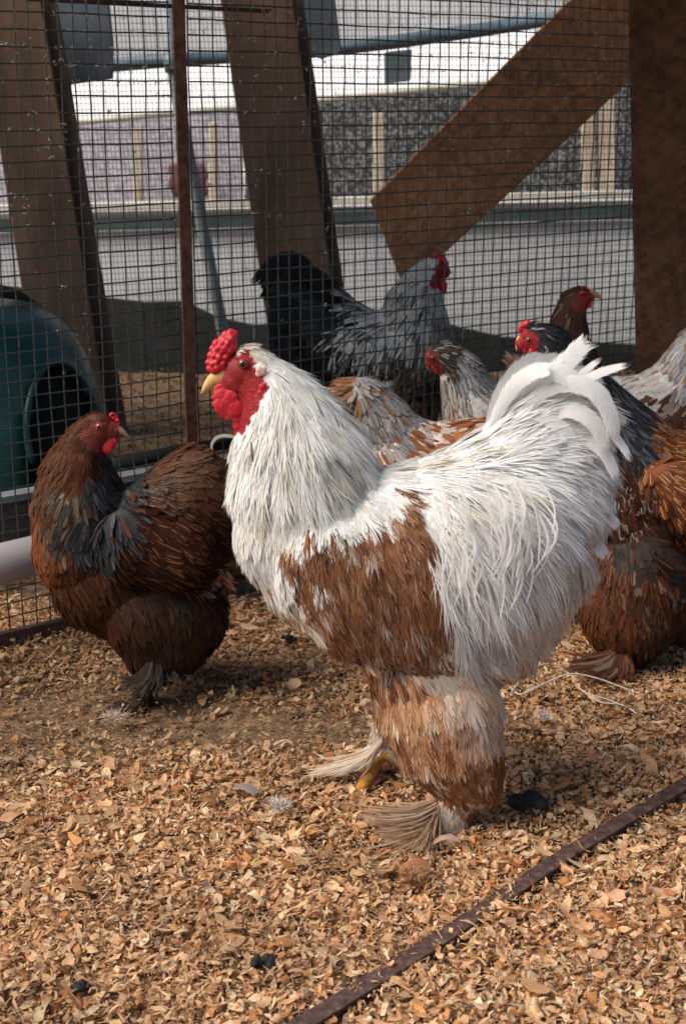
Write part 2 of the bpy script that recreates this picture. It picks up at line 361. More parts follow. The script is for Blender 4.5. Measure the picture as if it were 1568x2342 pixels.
# palettes: (weight, colour, edge colour, shaft)
WHT = (.88, .86, .81)
PAL = {
 'wh': [(10, WHT, (.82, .80, .77), 0), (1.2, (.76, .70, .58), (.80, .76, .68), 0), (.03, (.30, .27, .25), (.62, .6, .57), 0)],
 'whb': [(10, (.80, .79, .77), (.83, .81, .79), 0), (1, (.72, .62, .48), (.8, .76, .7), 0)],
 'whneck': [(10, WHT, (.82, .80, .76), 0), (2, (.72, .66, .52), (.8, .77, .7), 0), (.14, (.26, .24, .22), (.66, .64, .6), 0)],
 'crown': [(10, (.70, .62, .52), (.76, .70, .62), 0), (3, (.50, .36, .25), (.7, .6, .5), 0)],
 'cream': [(10, (.72, .63, .54), (.76, .69, .61), 0), (4, (.70, .56, .44), (.75, .65, .55), 0)],
 'whtan': [(6, (.78, .72, .64), (.78, .72, .64), 0), (4, (.45, .22, .10), (.74, .64, .52), 0)],
 'br': [(10, (.27, .11, .05), (.32, .14, .065), 0), (4, (.36, .17, .08), (.28, .12, .055), 0), (3, (.44, .31, .22), (.28, .14, .07), 0), (1.3, (.60, .50, .43), (.38, .22, .14), 0), (4, (.12, .055, .035), (.20, .085, .04), 0)],
 'brw': [(5, (0.170, 0.060, 0.025), (0.578, 0.493, 0.425), 0), (5, (0.212, 0.076, 0.034), (0.204, 0.076, 0.034), 0), (4, (0.595, 0.527, 0.468), (0.510, 0.383, 0.297), 0)],
 'tan': [(6, (.62, .34, .17), (.70, .45, .27), 0), (5, (.50, .23, .10), (.60, .33, .17), 0), (3, (.76, .62, .48), (.76, .6, .45), 0)],
 'or': [(8, (.46, .215, .10), (.56, .32, .18), 0), (4, (.62, .42, .27), (.6, .4, .24), 0), (3, (.34, .14, .06), (.46, .22, .11), 0)],
 'tanw': [(8, (.68, .50, .36), (.72, .56, .43), 0), (3, (.6, .36, .2), (.7, .5, .34), 0)],
 'rust': [(8, (.24, .09, .04), (.30, .125, .06), 0), (4, (.45, .21, .10), (.4, .18, .08), 0), (2, (.20, .08, .04), (.3, .12, .05), 0), (1.2, (.6, .42, .30), (.45, .25, .14), 0)],
 'footf': [(8, (.40, .25, .15), (.48, .33, .22), 0), (3, (.52, .40, .29), (.5, .36, .24), 0), (5, (.22, .11, .055), (.32, .18, .10), 0)],
 'shank': [(8, (.74, .64, .52), (.76, .68, .58), 0), (3, (.55, .33, .18), (.66, .5, .36), 0)],
 # brown hen, colours scaled darker to stand in for its shade
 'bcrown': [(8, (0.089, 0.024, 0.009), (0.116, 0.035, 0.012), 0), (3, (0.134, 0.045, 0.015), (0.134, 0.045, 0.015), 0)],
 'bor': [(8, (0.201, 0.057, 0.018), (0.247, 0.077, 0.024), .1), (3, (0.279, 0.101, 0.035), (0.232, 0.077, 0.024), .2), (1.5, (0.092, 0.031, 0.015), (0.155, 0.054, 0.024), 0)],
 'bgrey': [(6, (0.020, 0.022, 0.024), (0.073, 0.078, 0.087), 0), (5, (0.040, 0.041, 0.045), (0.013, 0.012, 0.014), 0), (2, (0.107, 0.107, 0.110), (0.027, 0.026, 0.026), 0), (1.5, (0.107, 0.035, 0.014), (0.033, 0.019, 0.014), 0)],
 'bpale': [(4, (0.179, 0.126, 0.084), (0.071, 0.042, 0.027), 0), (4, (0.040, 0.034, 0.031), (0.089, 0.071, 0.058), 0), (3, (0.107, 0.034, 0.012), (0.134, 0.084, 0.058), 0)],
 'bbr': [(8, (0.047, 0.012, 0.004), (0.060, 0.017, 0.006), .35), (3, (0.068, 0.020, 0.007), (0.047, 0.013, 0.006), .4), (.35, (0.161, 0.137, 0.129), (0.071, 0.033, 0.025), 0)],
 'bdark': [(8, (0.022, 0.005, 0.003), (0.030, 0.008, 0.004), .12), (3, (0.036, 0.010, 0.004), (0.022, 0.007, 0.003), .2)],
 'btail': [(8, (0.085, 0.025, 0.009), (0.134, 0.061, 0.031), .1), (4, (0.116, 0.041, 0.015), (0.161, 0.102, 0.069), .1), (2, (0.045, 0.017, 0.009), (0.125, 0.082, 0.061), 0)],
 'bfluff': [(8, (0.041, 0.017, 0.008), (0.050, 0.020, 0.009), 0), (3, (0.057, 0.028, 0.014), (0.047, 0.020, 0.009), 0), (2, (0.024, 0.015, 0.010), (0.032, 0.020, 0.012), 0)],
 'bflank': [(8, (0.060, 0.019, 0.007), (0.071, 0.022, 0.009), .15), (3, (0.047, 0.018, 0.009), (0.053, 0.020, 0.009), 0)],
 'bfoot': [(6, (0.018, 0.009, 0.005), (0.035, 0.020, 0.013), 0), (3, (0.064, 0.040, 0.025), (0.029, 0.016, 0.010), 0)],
 # others
 'blackn': [(10, (.012, .012, .014), (.03, .03, .034), 0), (2, (.05, .05, .055), (.012, .012, .014), .3), (1.0, (.35, .34, .33), (.02, .02, .02), 0)],
 'blackn2': [(10, (.016, .017, .021), (.06, .065, .075), 0), (3, (.11, .12, .135), (.02, .02, .024), 0)],
 'spot': [(6, (0.090, 0.026, 0.012), (0.075, 0.022, 0.011), .1), (3, (0.075, 0.022, 0.011), (0.465, 0.450, 0.435), 0), (2, (0.038, 0.015, 0.011), (0.068, 0.022, 0.015), 0)],
 'lrust': [(8, (0.168, 0.050, 0.013), (0.144, 0.041, 0.011), .85), (2.5, (0.198, 0.065, 0.019), (0.096, 0.027, 0.010), .9), (.9, (0.180, 0.058, 0.017), (0.396, 0.339, 0.281), .4)],
 'lrustd': [(8, (0.092, 0.027, 0.010), (0.122, 0.040, 0.014), .4), (3, (0.214, 0.149, 0.105), (0.102, 0.035, 0.014), 0), (3, (0.046, 0.017, 0.010), (0.102, 0.045, 0.019), .2)],
 'fdark': [(8, (0.033, 0.025, 0.020), (0.045, 0.032, 0.026), 0), (3, (0.078, 0.032, 0.017), (0.060, 0.030, 0.017), 0)],
 'ffl': [(8, (0.102, 0.033, 0.012), (0.138, 0.045, 0.017), 0), (3, (0.153, 0.055, 0.022), (0.128, 0.050, 0.019), 0), (2, (0.051, 0.020, 0.012), (0.102, 0.040, 0.014), 0)],
 'glace': [(8, (.36, .34, .33), (.10, .085, .08), 0), (3, (.50, .47, .44), (.16, .12, .10), 0), (1.5, (.36, .2, .11), (.12, .08, .06), 0)],
 'rtop': [(8, (.30, .13, .05), (.08, .045, .03), 0), (3, (.42, .24, .12), (.1, .05, .03), 0), (3, (.07, .04, .03), (.1, .05, .03), 0)],
 'wrust': [(6, (.62, .54, .47), (.36, .14, .05), 0), (6, (.38, .14, .045), (.30, .10, .035), 0), (2, (.2, .08, .04), (.6, .5, .4), 0)],
 'orust': [(8, (.38, .145, .045), (.25, .08, .03), .3), (1.5, (.6, .5, .42), (.34, .13, .05), 0), (2, (.13, .05, .025), (.3, .1, .04), 0)],
 'slace': [(8, (.60, .55, .50), (.07, .045, .035), 0), (3, (.44, .40, .37), (.05, .035, .03), 0), (1, (.42, .22, .12), (.1, .05, .03), 0)],
 'slaced': [(8, (.30, .29, .29), (.03, .028, .03), 0), (3, (.52, .50, .48), (.05, .04, .035), 0)],
 'blackw': [(8, (.022, .02, .02), (.02, .02, .02), .6), (3, (.35, .32, .29), (.02, .02, .02), 0)],
 'dkbr': [(8, (.065, .024, .014), (.10, .035, .018), .1), (3, (.12, .045, .02), (.05, .02, .012), 0), (1.2, (.34, .25, .19), (.07, .03, .02), 0)],
 'tancurl': [(8, (.38, .25, .16), (.45, .32, .22), 0), (3, (.22, .09, .04), (.3, .15, .08), 0)],
 'whg': [(8, (.60, .58, .57), (.44, .38, .33), 0), (3, (.70, .67, .64), (.5, .4, .32), 0), (1.6, (.45, .22, .10), (.6, .5, .42), 0)],
 'wlace': [(6, (.52, .51, .51), (.34, .30, .28), 0), (3, (.22, .21, .22), (.5, .48, .46), 0), (2.5, (.42, .20, .08), (.5, .4, .3), 0)],
 'silver': [(8, (.60, .60, .58), (.03, .03, .032), 0), (3, (.05, .052, .058), (.42, .42, .41), 0), (2, (.66, .66, .64), (.20, .20, .20), 0)],
 'silverw': [(10, (.62, .64, .64), (.55, .57, .58), 0)],
 'black': [(10, (.010, .010, .012), (.018, .018, .020), 0), (1.5, (.035, .037, .042), (.015, .015, .016), 0)],
 'mott': [(6, (.11, .07, .04), (.04, .03, .022), 0), (3, (.24, .18, .12), (.06, .04, .03), 0), (3, (.03, .025, .02), (.1, .07, .05), 0)],
 # skin without feathers
 'face': [(1, (.26, .010, .013), (0, 0, 0), 0)], 'facedull': [(1, (.16, .025, .018), (0, 0, 0), 0)],
 'toe': [(1, (.52, .24, .05), (0, 0, 0), 0)], 'toedark': [(1, (.20, .12, .07), (0, 0, 0), 0)],
}
SKIN = {'face', 'facedull', 'toe', 'toedark'}
def vnoise(x, y, sc, seed):
    x = x/sc; y = y/sc; xi = np.floor(x).astype(int); yi = np.floor(y).astype(int); fx = x-xi; fy = y-yi; fx = fx*fx*(3-2*fx); fy = fy*fy*(3-2*fy)
    def h(a, b_): return (np.sin(a*127.1+b_*311.7+seed*74.7)*43758.5453) % 1.0*2-1
    return (h(xi, yi)*(1-fx)+h(xi+1, yi)*fx)*(1-fy)+(h(xi, yi+1)*(1-fx)+h(xi+1, yi+1)*fx)*fy
def strands_mesh(name, root, d, n, L, W, lift, droop, c):
    m = len(root); K = 3; tt = np.linspace(0, 1, K); side = norm(np.cross(d, n)+n*rng.normal(0, .1, (m, 1))); g = np.array((0, 0, -1.0)); sway = rng.normal(0, .12, m)
    V = np.zeros((m, K, 2, 3)); pr = (.8, 1.0, .1)
    for i, t in enumerate(tt):
        cp = root+L[:, None]*(d*t+n*(lift*t*(1-.8*t))[:, None])+g*(L*droop*t*t)[:, None]+side*(L*sway*t*t)[:, None]; wv = (W*pr[i])[:, None]*.5
        V[:, i, 0] = cp-side*wv; V[:, i, 1] = cp+side*wv
    q = np.array([(i*2, i*2+1, i*2+3, i*2+2) for i in range(K-1)]); Q = (q[None]+(np.arange(m)*K*2)[:, None, None]).reshape(-1, 4)
    me = npmesh(name, V.reshape(-1, 3), Q); vcol(me, 'col', np.repeat(c, K*2, axis=0))
    me.normals_split_custom_set_from_vertices(np.repeat(n, K*2, axis=0).tolist()); return me
def bird_body(parent, Y0, chains, guides, voxel=.005, cover=4.5, seed=1, maxn=14000, wk=.75, liftk=.6, jit=18, jlow=1, nstr=0, sw=.0013, slen=.62):
    global rng
    rng = np.random.default_rng(seed)
    balls = []
    for ch in chains: balls += chain_balls(ch, Y0)
    me = blob_mesh('body', balls, voxel, 5)
    me.calc_loop_triangles(); nv = len(me.vertices)
    co = np.zeros(nv*3, np.float32); me.vertices.foreach_get('co', co); co = co.reshape(-1, 3)
    vn = np.zeros(nv*3, np.float32); me.vertices.foreach_get('normal', vn); vn = vn.reshape(-1, 3)
    tr = np.zeros(len(me.loop_triangles)*3, np.int32); me.loop_triangles.foreach_get('vertices', tr); tr = tr.reshape(-1, 3)
    Gd = guides; gx = np.array([g[0] for g in Gd], float); gy = np.array([g[1] for g in Gd], float)
    ang = np.radians(np.array([g[2] for g in Gd], float)); LL = np.array([g[3] for g in Gd])*.001; WW = np.array([g[4] for g in Gd])*.001
    pal = [g[5] for g in Gd]; lf = np.array([g[6] if len(g) > 6 else .22 for g in Gd]); dr = np.array([g[7] if len(g) > 7 else .05 for g in Gd])
    isskin = np.array([p in SKIN for p in pal])
    def near(px, py, j):
        x = px+vnoise(px, py, 13, seed)*j*1.5+vnoise(px, py, 34, seed+5)*j+rng.normal(0, 1, len(px))*j*.25; y = py+vnoise(px, py, 13, seed+2)*j*1.5+vnoise(px, py, 34, seed+9)*j+rng.normal(0, 1, len(px))*j*.25
        D = (x[:, None]-gx)**2+(y[:, None]-gy)**2
        return D.argmin(1)
    # skin colours
    px, py = invP(co[:, 0], co[:, 2], Y0); gi = near(px, py, 3)
    cc = np.array([PAL[p][0][1] for p in pal])[gi]; vcol(me, 'col', cc*.95)
    body = link('body', me, M['body'], parent)
    # feather roots
    a, b_, c_ = co[tr[:, 0]], co[tr[:, 1]], co[tr[:, 2]]
    ar = np.linalg.norm(np.cross(b_-a, c_-a), axis=1)/2; A = ar.sum()
    dens = cover/(LL*WW*wk); mx = dens[~isskin].max(); n = int(min(A*mx, 900000))
    ti = rng.choice(len(tr), n, p=ar/A); r1 = np.sqrt(rng.random(n)); r2 = rng.random(n)
    wa, wb, wc = (1-r1)[:, None], (r1*(1-r2))[:, None], (r1*r2)[:, None]
    p = wa*a[ti]+wb*b_[ti]+wc*c_[ti]; nn = norm(wa*vn[tr[ti, 0]]+wb*vn[tr[ti, 1]]+wc*vn[tr[ti, 2]])
    px, py = invP(p[:, 0], p[:, 2], Y0)
    gi = near(px, py, np.where(py > 1490, jit*jlow, jit)); g0 = near(px, py, 2)
    ok = (~isskin[gi]) & (~isskin[g0]) & (rng.random(n) < dens[gi]/mx)
    ok &= ~((p[:, 1] > Y0+.03) & (rng.random(n) < .45))          # fewer on the side turned away
    idx = np.nonzero(ok)[0]
    if len(idx) > maxn: idx = rng.choice(idx, maxn, replace=False)
    p, nn, px, py, gi = p[idx], nn[idx], px[idx], py[idx], gi[idx]; m = len(idx)
    D = (px[:, None]-gx)**2+(py[:, None]-gy)**2; wt = 1/(D+300.)**2; wt[:, isskin] *= .05; wt /= wt.sum(1, keepdims=True)
    dx = (wt*np.cos(ang)).sum(1); dz = -(wt*np.sin(ang)).sum(1)
    d = np.column_stack([dx, rng.normal(0, .08, m), dz]); d = norm(d)
    sd2 = np.column_stack([-d[:, 2], np.zeros(m), d[:, 0]]); d = d+sd2*(vnoise(px, py, 17, seed+3)*.20+vnoise(px, py, 40, seed+4)*.15)[:, None]+rng.normal(0, .05, (m, 3))
    d = d-nn*(d*nn).sum(1, keepdims=True); d = norm(d)
    L = LL[gi]*rng.uniform(.72, 1.25, m); W = WW[gi]*wk*rng.uniform(.7, 1.3, m)
    lift = liftk*(wt*lf).sum(1)*rng.uniform(.5, 1.5, m); droop = (wt*dr).sum(1)*rng.uniform(.6, 1.4, m)
    prof = np.where(W/L < .13, 1, 0)
    c = np.zeros((m, 3)); e = np.zeros((m, 3)); s = np.zeros(m)
    for k, pn in enumerate(pal):
        q = np.nonzero(gi == k)[0]
        if pn in SKIN or not len(q): continue
        opts = PAL[pn]; ww = np.array([o[0] for o in opts], float); ch = rng.choice(len(opts), len(q), p=ww/ww.sum())
        c[q] = np.array([o[1] for o in opts])[ch]; e[q] = np.array([o[2] for o in opts])[ch]; s[q] = np.array([o[3] for o in opts])[ch]
    v = rng.uniform(.86, 1.08, (m, 1)); c = np.clip(c*v, 0, .85); e = np.clip(e*v, 0, .86)
    fm = feathers_mesh('plumage', p, d, nn, L, W, lift, droop, prof, c, e, s)
    pl = link('plumage', fm, M['feather'], parent); pl['kind'] = 'stuff'
    if nstr:
        k = rng.choice(m, min(nstr, m*8), replace=True, p=(L*W)/(L*W).sum()); mm = len(k)
        tj = rng.random((mm, 1))*.5; sj = rng.normal(0, .32, (mm, 1)); sdv = norm(np.cross(d[k], nn[k]))
        rp = p[k]+d[k]*L[k, None]*tj+sdv*W[k, None]*sj+nn[k]*(.0010+lift[k, None]*L[k, None]*tj*.6)
        dd2 = norm(d[k]+sdv*sj*.22+rng.normal(0, .05, (mm, 3)))
        mixe = np.clip(abs(sj)*1.6+rng.normal(0, .15, (mm, 1)), 0, 1)
        sc_ = c[k]*(1-mixe)+e[k]*mixe
        sm = strands_mesh('fine_down', rp, dd2, nn[k], L[k]*rng.uniform(.6, 1.1, mm)*slen, rng.uniform(.7, 1.3, mm)*sw, lift[k]*.6+.02, droop[k], np.clip(sc_*rng.uniform(.9, 1.06, (mm, 1)), 0, .88))
        so_ = link('fine_down', sm, M['strand'], parent); so_['kind'] = 'stuff'
    return body, m
def long_feather(name, parent, pts, width, c, e, shaft=0., tip=.5, ndir=(0, -1, .15), K=14, twist=0.):
    """one big feather along a smooth path; pts world positions, width in m"""
    pts = np.array(pts, float); n = len(pts); t0 = np.linspace(0, 1, n); t = np.linspace(0, 1, K)
    if n > 2:
        # Catmull-Rom
        out = []
        for s in t:
            f = s*(n-1); i = min(int(f), n-2); u = f-i
            p0, p1, p2, p3 = pts[max(i-1, 0)], pts[i], pts[i+1], pts[min(i+2, n-1)]
            out.append(.5*((2*p1)+(-p0+p2)*u+(2*p0-5*p1+4*p2-p3)*u*u+(-p0+3*p1-3*p2+p3)*u**3))
        c3 = np.array(out)
    else: c3 = pts[0]+(pts[1]-pts[0])*t[:, None]
    T = norm(np.gradient(c3, axis=0)); nd = norm(np.array(ndir, float)); S = norm(np.cross(T, nd)); U = norm(np.cross(S, T))
    wv = width*.5*np.interp(t, [0, .15, .5, .8, .93, 1], [.25, .7, 1.0, .95, .5+.4*tip, tip])
    us = np.array((-1, -.5, 0, .5, 1)); V = np.zeros((K, 5, 3)); uv = np.zeros((K, 5, 3))
    rr = random.random()
    for j, u in enumerate(us):
        jg = 1+rng.normal(0, .05, K)*abs(u)
        V[:, j] = c3+S*(wv*u*jg)[:, None]+U*((1-u*u)*width*.05)+U*(twist*u*width*.5*t)[:, None]
        uv[:, j] = np.column_stack([np.full(K, u), t*1.0, np.full(K, rr)])
    V = V.reshape(-1, 3); uv = uv.reshape(-1, 3)
    V[:, 2] = np.maximum(V[:, 2], .004)
    Q = np.array([(i*5+j, i*5+j+1, (i+1)*5+j+1, (i+1)*5+j) for i in range(K-1) for j in range(4)])
    me = npmesh(name, V, Q); vcol(me, 'col', np.tile(c, (len(V), 1))); vcol(me, 'edge', np.tile(tuple(e)+(shaft,), (len(V), 1))); vvec(me, 'fuv', uv)
    return link(name, me, M['feather'], parent)
def tuft(name, parent, paths, widths, pal, n, jit, kY=.012, seed=3):
    """many slender feathers between guide paths, joined as one part; paths: lists of world points with equal length"""
    r = np.random.default_rng(seed); Vs, cs, es, us = [], [], [], []; K = 6
    A = np.array(paths, float)
    for i in range(n):
        f = r.random()*(len(A)-1); k = min(int(f), len(A)-2) if len(A) > 1 else 0
        p = A[k] if len(A) == 1 else A[k]*(1-(f-k))+A[k+1]*(f-k)
        ln = r.uniform(.65, 1.05)
        t = np.linspace(0, ln, K); nn_ = len(p); tt = np.linspace(0, 1.05, nn_)
        c3 = np.column_stack([np.interp(t, tt, p[:, q]) for q in range(3)])
        c3 += r.normal(0, 1, 3)*np.array((jit, kY, jit))*np.linspace(.3, 1.0, K)[:, None]
        T = norm(np.gradient(c3, axis=0)); S = norm(np.cross(T, norm(np.array((r.normal(0, .3), -1, r.normal(.2, .3))))))
        W = widths*r.uniform(.6, 1.2)*np.array((.5, .9, 1, .9, .65, .15))*.5
        for u in (-1, 0, 1):
            pass
        V = np.stack([c3-S*W[:, None], c3+np.cross(S, T)*W[:, None]*.3, c3+S*W[:, None]], axis=1)
        V[..., 2] = np.maximum(V[..., 2], .003)
        Vs.append(V.reshape(-1, 3)); o = PAL[pal]; ww = np.array([q[0] for q in o], float); q = o[r.choice(len(o), p=ww/ww.sum())]
        v = r.uniform(.85, 1.08); cs.append(np.tile(np.array(q[1])*v, (K*3, 1))); es.append(np.tile(np.append(np.array(q[2])*v, q[3]), (K*3, 1)))
        uv = np.zeros((K, 3, 3)); uv[..., 0] = (-1, 0, 1); uv[..., 1] = np.linspace(0, 1, K)[:, None]; uv[..., 2] = r.random(); us.append(uv.reshape(-1, 3))
    q = np.array([(i*3+j, i*3+j+1, (i+1)*3+j+1, (i+1)*3+j) for i in range(K-1) for j in range(2)])
    Q = (q[None]+(np.arange(n)*K*3)[:, None, None]).reshape(-1, 4)
    me = npmesh(name, np.concatenate(Vs), Q); vcol(me, 'col', np.concatenate(cs)); vcol(me, 'edge', np.concatenate(es)); vvec(me, 'fuv', np.concatenate(us))
    me.normals_split_custom_set_from_vertices([(-.2, -.85, .4)]*len(me.vertices))
    return link(name, me, M['feather'], parent)
def eye(parent, x, y, r, Y, off, far=True):
    for sgn in ((-1, 1) if far else (-1,)):
        p = P(x, y, Y); s = mpp(Y); yy = Y+sgn*off
        bm = bmesh.new(); bmesh.ops.create_uvsphere(bm, u_segments=24, v_segments=18, radius=1)
        me = bpy.data.meshes.new('eye')
        for v in bm.verts: v.co = Vector((v.co.x, sgn*v.co.z, v.co.y))
        bmesh.ops.recalc_face_normals(bm, faces=bm.faces)
        for f in bm.faces:
            c = f.calc_center_median(); q = math.hypot(c.x, c.z)
            f.material_index = 0 if (q < .42 and c.y*sgn > 0) else (1 if q < .80 and c.y*sgn > 0 else 2)
            f.smooth = True
        for v in bm.verts: v.co = Vector((p[0], yy, p[2]))+v.co*(r*s)
        bm.to_mesh(me); bm.free()
        for k in ('pupil', 'iris', 'lid'): me.materials.append(M[k])
        link('eye', me, None, parent)
        # eyelid ring
        pts = [(p[0]+math.cos(a)*r*s*.98, yy+sgn*r*s*.42, p[2]+math.sin(a)*r*s*.80) for a in np.linspace(0, 2*math.pi, 21)]
        tube('eyelid', pts, r*s*.17, M['lid'], parent, 6)
def beak(parent, Y, base, tip, r, mat, hook=.22):
    """upper and lower bill from base to tip in photo units"""
    s = mpp(Y); b0, t0 = P(*base, Y), P(*tip, Y); ax = t0-b0; Ln = np.linalg.norm(ax); ax /= Ln
    dn = np.array((0, 0, -1.0)); dn = norm(dn-ax*(dn@ax)); sd_ = np.array((0, 1.0, 0))
    for nm, top in (('upper_beak', 1), ('lower_beak', 0)):
        rows = []; K = 9
        for i in range(K):
            t = i/(K-1); rr = r*s*(1-t)**.62*(1 if top else .66)+.0004
            ln = Ln*(1 if top else .72)
            c = b0+ax*ln*t + dn*(-.30*r*s*(1-t) + hook*r*s*4*(t-.35)*abs(t-.35)*(1.6 if t > .35 else .3) if top else .62*r*s*(1-t*.6)+.10*r*s)
            rows.append([c+(math.cos(a)*sd_*.62-math.sin(a)*dn*(.95 if top else .6))*rr for a in np.linspace(0, 2*math.pi, 13)[:-1]])
        V = np.array(rows).reshape(-1, 3); n = 12
        F = [(i*n+k, i*n+(k+1) % n, (i+1)*n+(k+1) % n, (i+1)*n+k) for i in range(K-1) for k in range(n)]+[tuple(range(n)), tuple((K-1)*n+k for k in range(n))[::-1]]
        me = pydata(nm, V, F); bm = bmesh.new(); bm.from_mesh(me); bmesh.ops.recalc_face_normals(bm, faces=bm.faces); bm.to_mesh(me); bm.free()
        link(nm, me, M[mat], parent)

exec_order = None
#@@STRUCTURE
# ---------------------------------------------------------------- ground
xs = np.concatenate([[-80, -20, -6, -3], np.arange(-1.9, 1.91, .02), [3, 6, 20, 80]]); ys = np.concatenate([[-60, -10, -2, .2], np.arange(.8, 5.2, .02), [6, 10, 30, 150]])
def gh(x, y):
    return .006*math.sin(x*5.1+1.3)*math.sin(y*4.3)+.010*noise.noise(Vector((x*4, y*4, 0)))+.006*noise.noise(Vector((x*14, y*14, 3)))
GX, GY = np.meshgrid(xs, ys, indexing='ij'); GZ = np.array([[gh(x, y) if (abs(x) < 2 and .7 < y < 5.2) else 0. for y in ys] for x in xs])
nx, ny = len(xs), len(ys); ii, jj = np.meshgrid(np.arange(nx-1), np.arange(ny-1), indexing='ij'); k0 = (ii*ny+jj).ravel()
gm = npmesh('ground', np.column_stack([GX.ravel(), GY.ravel(), GZ.ravel()-.004]), np.column_stack([k0, k0+ny, k0+ny+1, k0+1]))
M['soil'] = noisy('sawdust and soil', (.05, .030, .018), (.15, .09, .05), 38, .9, .8, c3=(.28, .18, .105), bscale=220, dist=.004)
tag(link('ground', gm, M['soil']), 'dusty ground of sawdust and soil under the shavings', kind='structure')
def ghv(x, y):
    xi = np.clip((x+1.9)/.02+4, 4, nx-6); yi = np.clip((y-.8)/.02+4, 4, ny-6); return GZ[np.round(xi).astype(int), np.round(yi).astype(int)]-.004
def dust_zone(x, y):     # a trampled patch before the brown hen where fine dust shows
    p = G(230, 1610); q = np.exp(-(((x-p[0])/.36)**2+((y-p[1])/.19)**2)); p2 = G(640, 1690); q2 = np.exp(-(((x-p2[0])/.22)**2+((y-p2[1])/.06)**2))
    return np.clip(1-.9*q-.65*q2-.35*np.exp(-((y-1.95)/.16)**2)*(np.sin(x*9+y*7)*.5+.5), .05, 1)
def shavings(name, label, n, Yr, size, seed, sparse=None, zl=.014, curl=1.0, tone=1.0, K=4, wr=(.10, .55)):
    r = np.random.default_rng(seed); y = np.sqrt(r.uniform(Yr[0]**2, Yr[1]**2, n)); yl = r.random(n) < .06; y = np.where(yl & (Yr[0] < 2), r.uniform(.6, 1.12, n), y); x = r.uniform(-1, 1, n)*(.275*y+.10); ox = r.random(n) < .2; x = np.where(ox, np.sign(x)*(.275*y+.10+r.uniform(0, .55, n)), x)
    if sparse is not None:
        keep = r.random(n) < sparse(x, y); x, y = x[keep], y[keep]; n = len(x)
    L = size*np.minimum(np.exp(r.normal(0, .55, n)), 2.3); W = L*r.uniform(wr[0], wr[1], n)
    yaw = r.uniform(0, 2*math.pi, n); pit = r.normal(0, .26, n); rol = r.normal(0, .34, n)
    V = np.zeros((n, K, 2, 3)); cur = (r.normal(0, 1.1, n)+.7)*curl; skew = r.normal(0, .35, n)
    for i in range(K):
        t = i/(K-1)-.5; a = cur*t*1.9
        lx = np.where(abs(cur) < .05, t, np.sin(a)/(cur*1.9+1e-6))*L; lz = -(1-np.cos(a))/(cur*1.9+1e-6)*L
        for j, q in enumerate((-.5, .5)):
            jag = 1+r.normal(0, .22, n); tip = (.25+.7*r.random(n)) if i in (0, K-1) else 1
            px, py, pz = lx*(1+r.normal(0, .07, n))+q*W*skew, q*W*jag*tip, lz+q*W*t*skew*.8
            y1 = py*np.cos(rol)-pz*np.sin(rol); z1 = py*np.sin(rol)+pz*np.cos(rol)
            x2 = px*np.cos(pit)+z1*np.sin(pit); z2 = -px*np.sin(pit)+z1*np.cos(pit)
            V[:, i, j] = np.column_stack([x2*np.cos(yaw)-y1*np.sin(yaw), x2*np.sin(yaw)+y1*np.cos(yaw), z2])
    V += np.column_stack([x, y, ghv(x, y)+r.random(n)**1.3*zl+.001])[:, None, None, :]
    q = np.array([(i*2, i*2+1, i*2+3, i*2+2) for i in range(K-1)]); Q = (q[None]+(np.arange(n)*K*2)[:, None, None]).reshape(-1, 4)
    me = npmesh(name, V.reshape(-1, 3), Q, smooth=True)
    base = np.array([(.60, .385, .245), (.68, .49, .33), (.76, .62, .47), (.54, .29, .14), (.42, .20, .09), (.60, .52, .43), (.64, .42, .30), (.36, .20, .11), (.10, .065, .04)])
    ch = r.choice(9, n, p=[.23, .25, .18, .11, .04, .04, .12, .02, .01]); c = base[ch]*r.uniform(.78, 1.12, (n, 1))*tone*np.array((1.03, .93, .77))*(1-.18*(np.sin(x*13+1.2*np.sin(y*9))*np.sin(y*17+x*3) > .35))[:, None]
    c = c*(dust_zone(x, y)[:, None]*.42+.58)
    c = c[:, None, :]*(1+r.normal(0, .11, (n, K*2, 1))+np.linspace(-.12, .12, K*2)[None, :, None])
    vcol(me, 'col', np.clip(c, 0, .85).reshape(-1, 3))
    return tag(link(name, me, M['flake']), label, 'shavings', kind='stuff')
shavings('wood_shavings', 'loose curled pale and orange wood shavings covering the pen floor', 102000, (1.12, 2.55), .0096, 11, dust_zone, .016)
shavings('wood_crumbs', 'fine wood crumbs between the larger shavings', 60000, (1.12, 2.5), .0042, 12, None, .008, .3, .75, 2, (.3, .8))
shavings('shaded_wood_shavings', 'shavings beyond the wire fence, coloured dark for the shade there', 24000, (2.5, 4.9), .013, 13, None, .02, 1.0, .30)  # low tone darkens the flake colour to stand in for shade
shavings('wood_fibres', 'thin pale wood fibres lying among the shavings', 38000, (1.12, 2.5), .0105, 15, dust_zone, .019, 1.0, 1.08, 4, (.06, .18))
big = shavings('large_wood_curls', 'larger curled wood shavings lying on top of the litter', 6000, (1.12, 2.4), .0155, 14, dust_zone, .020, 1.6, 1.12, 5, (.15, .6))

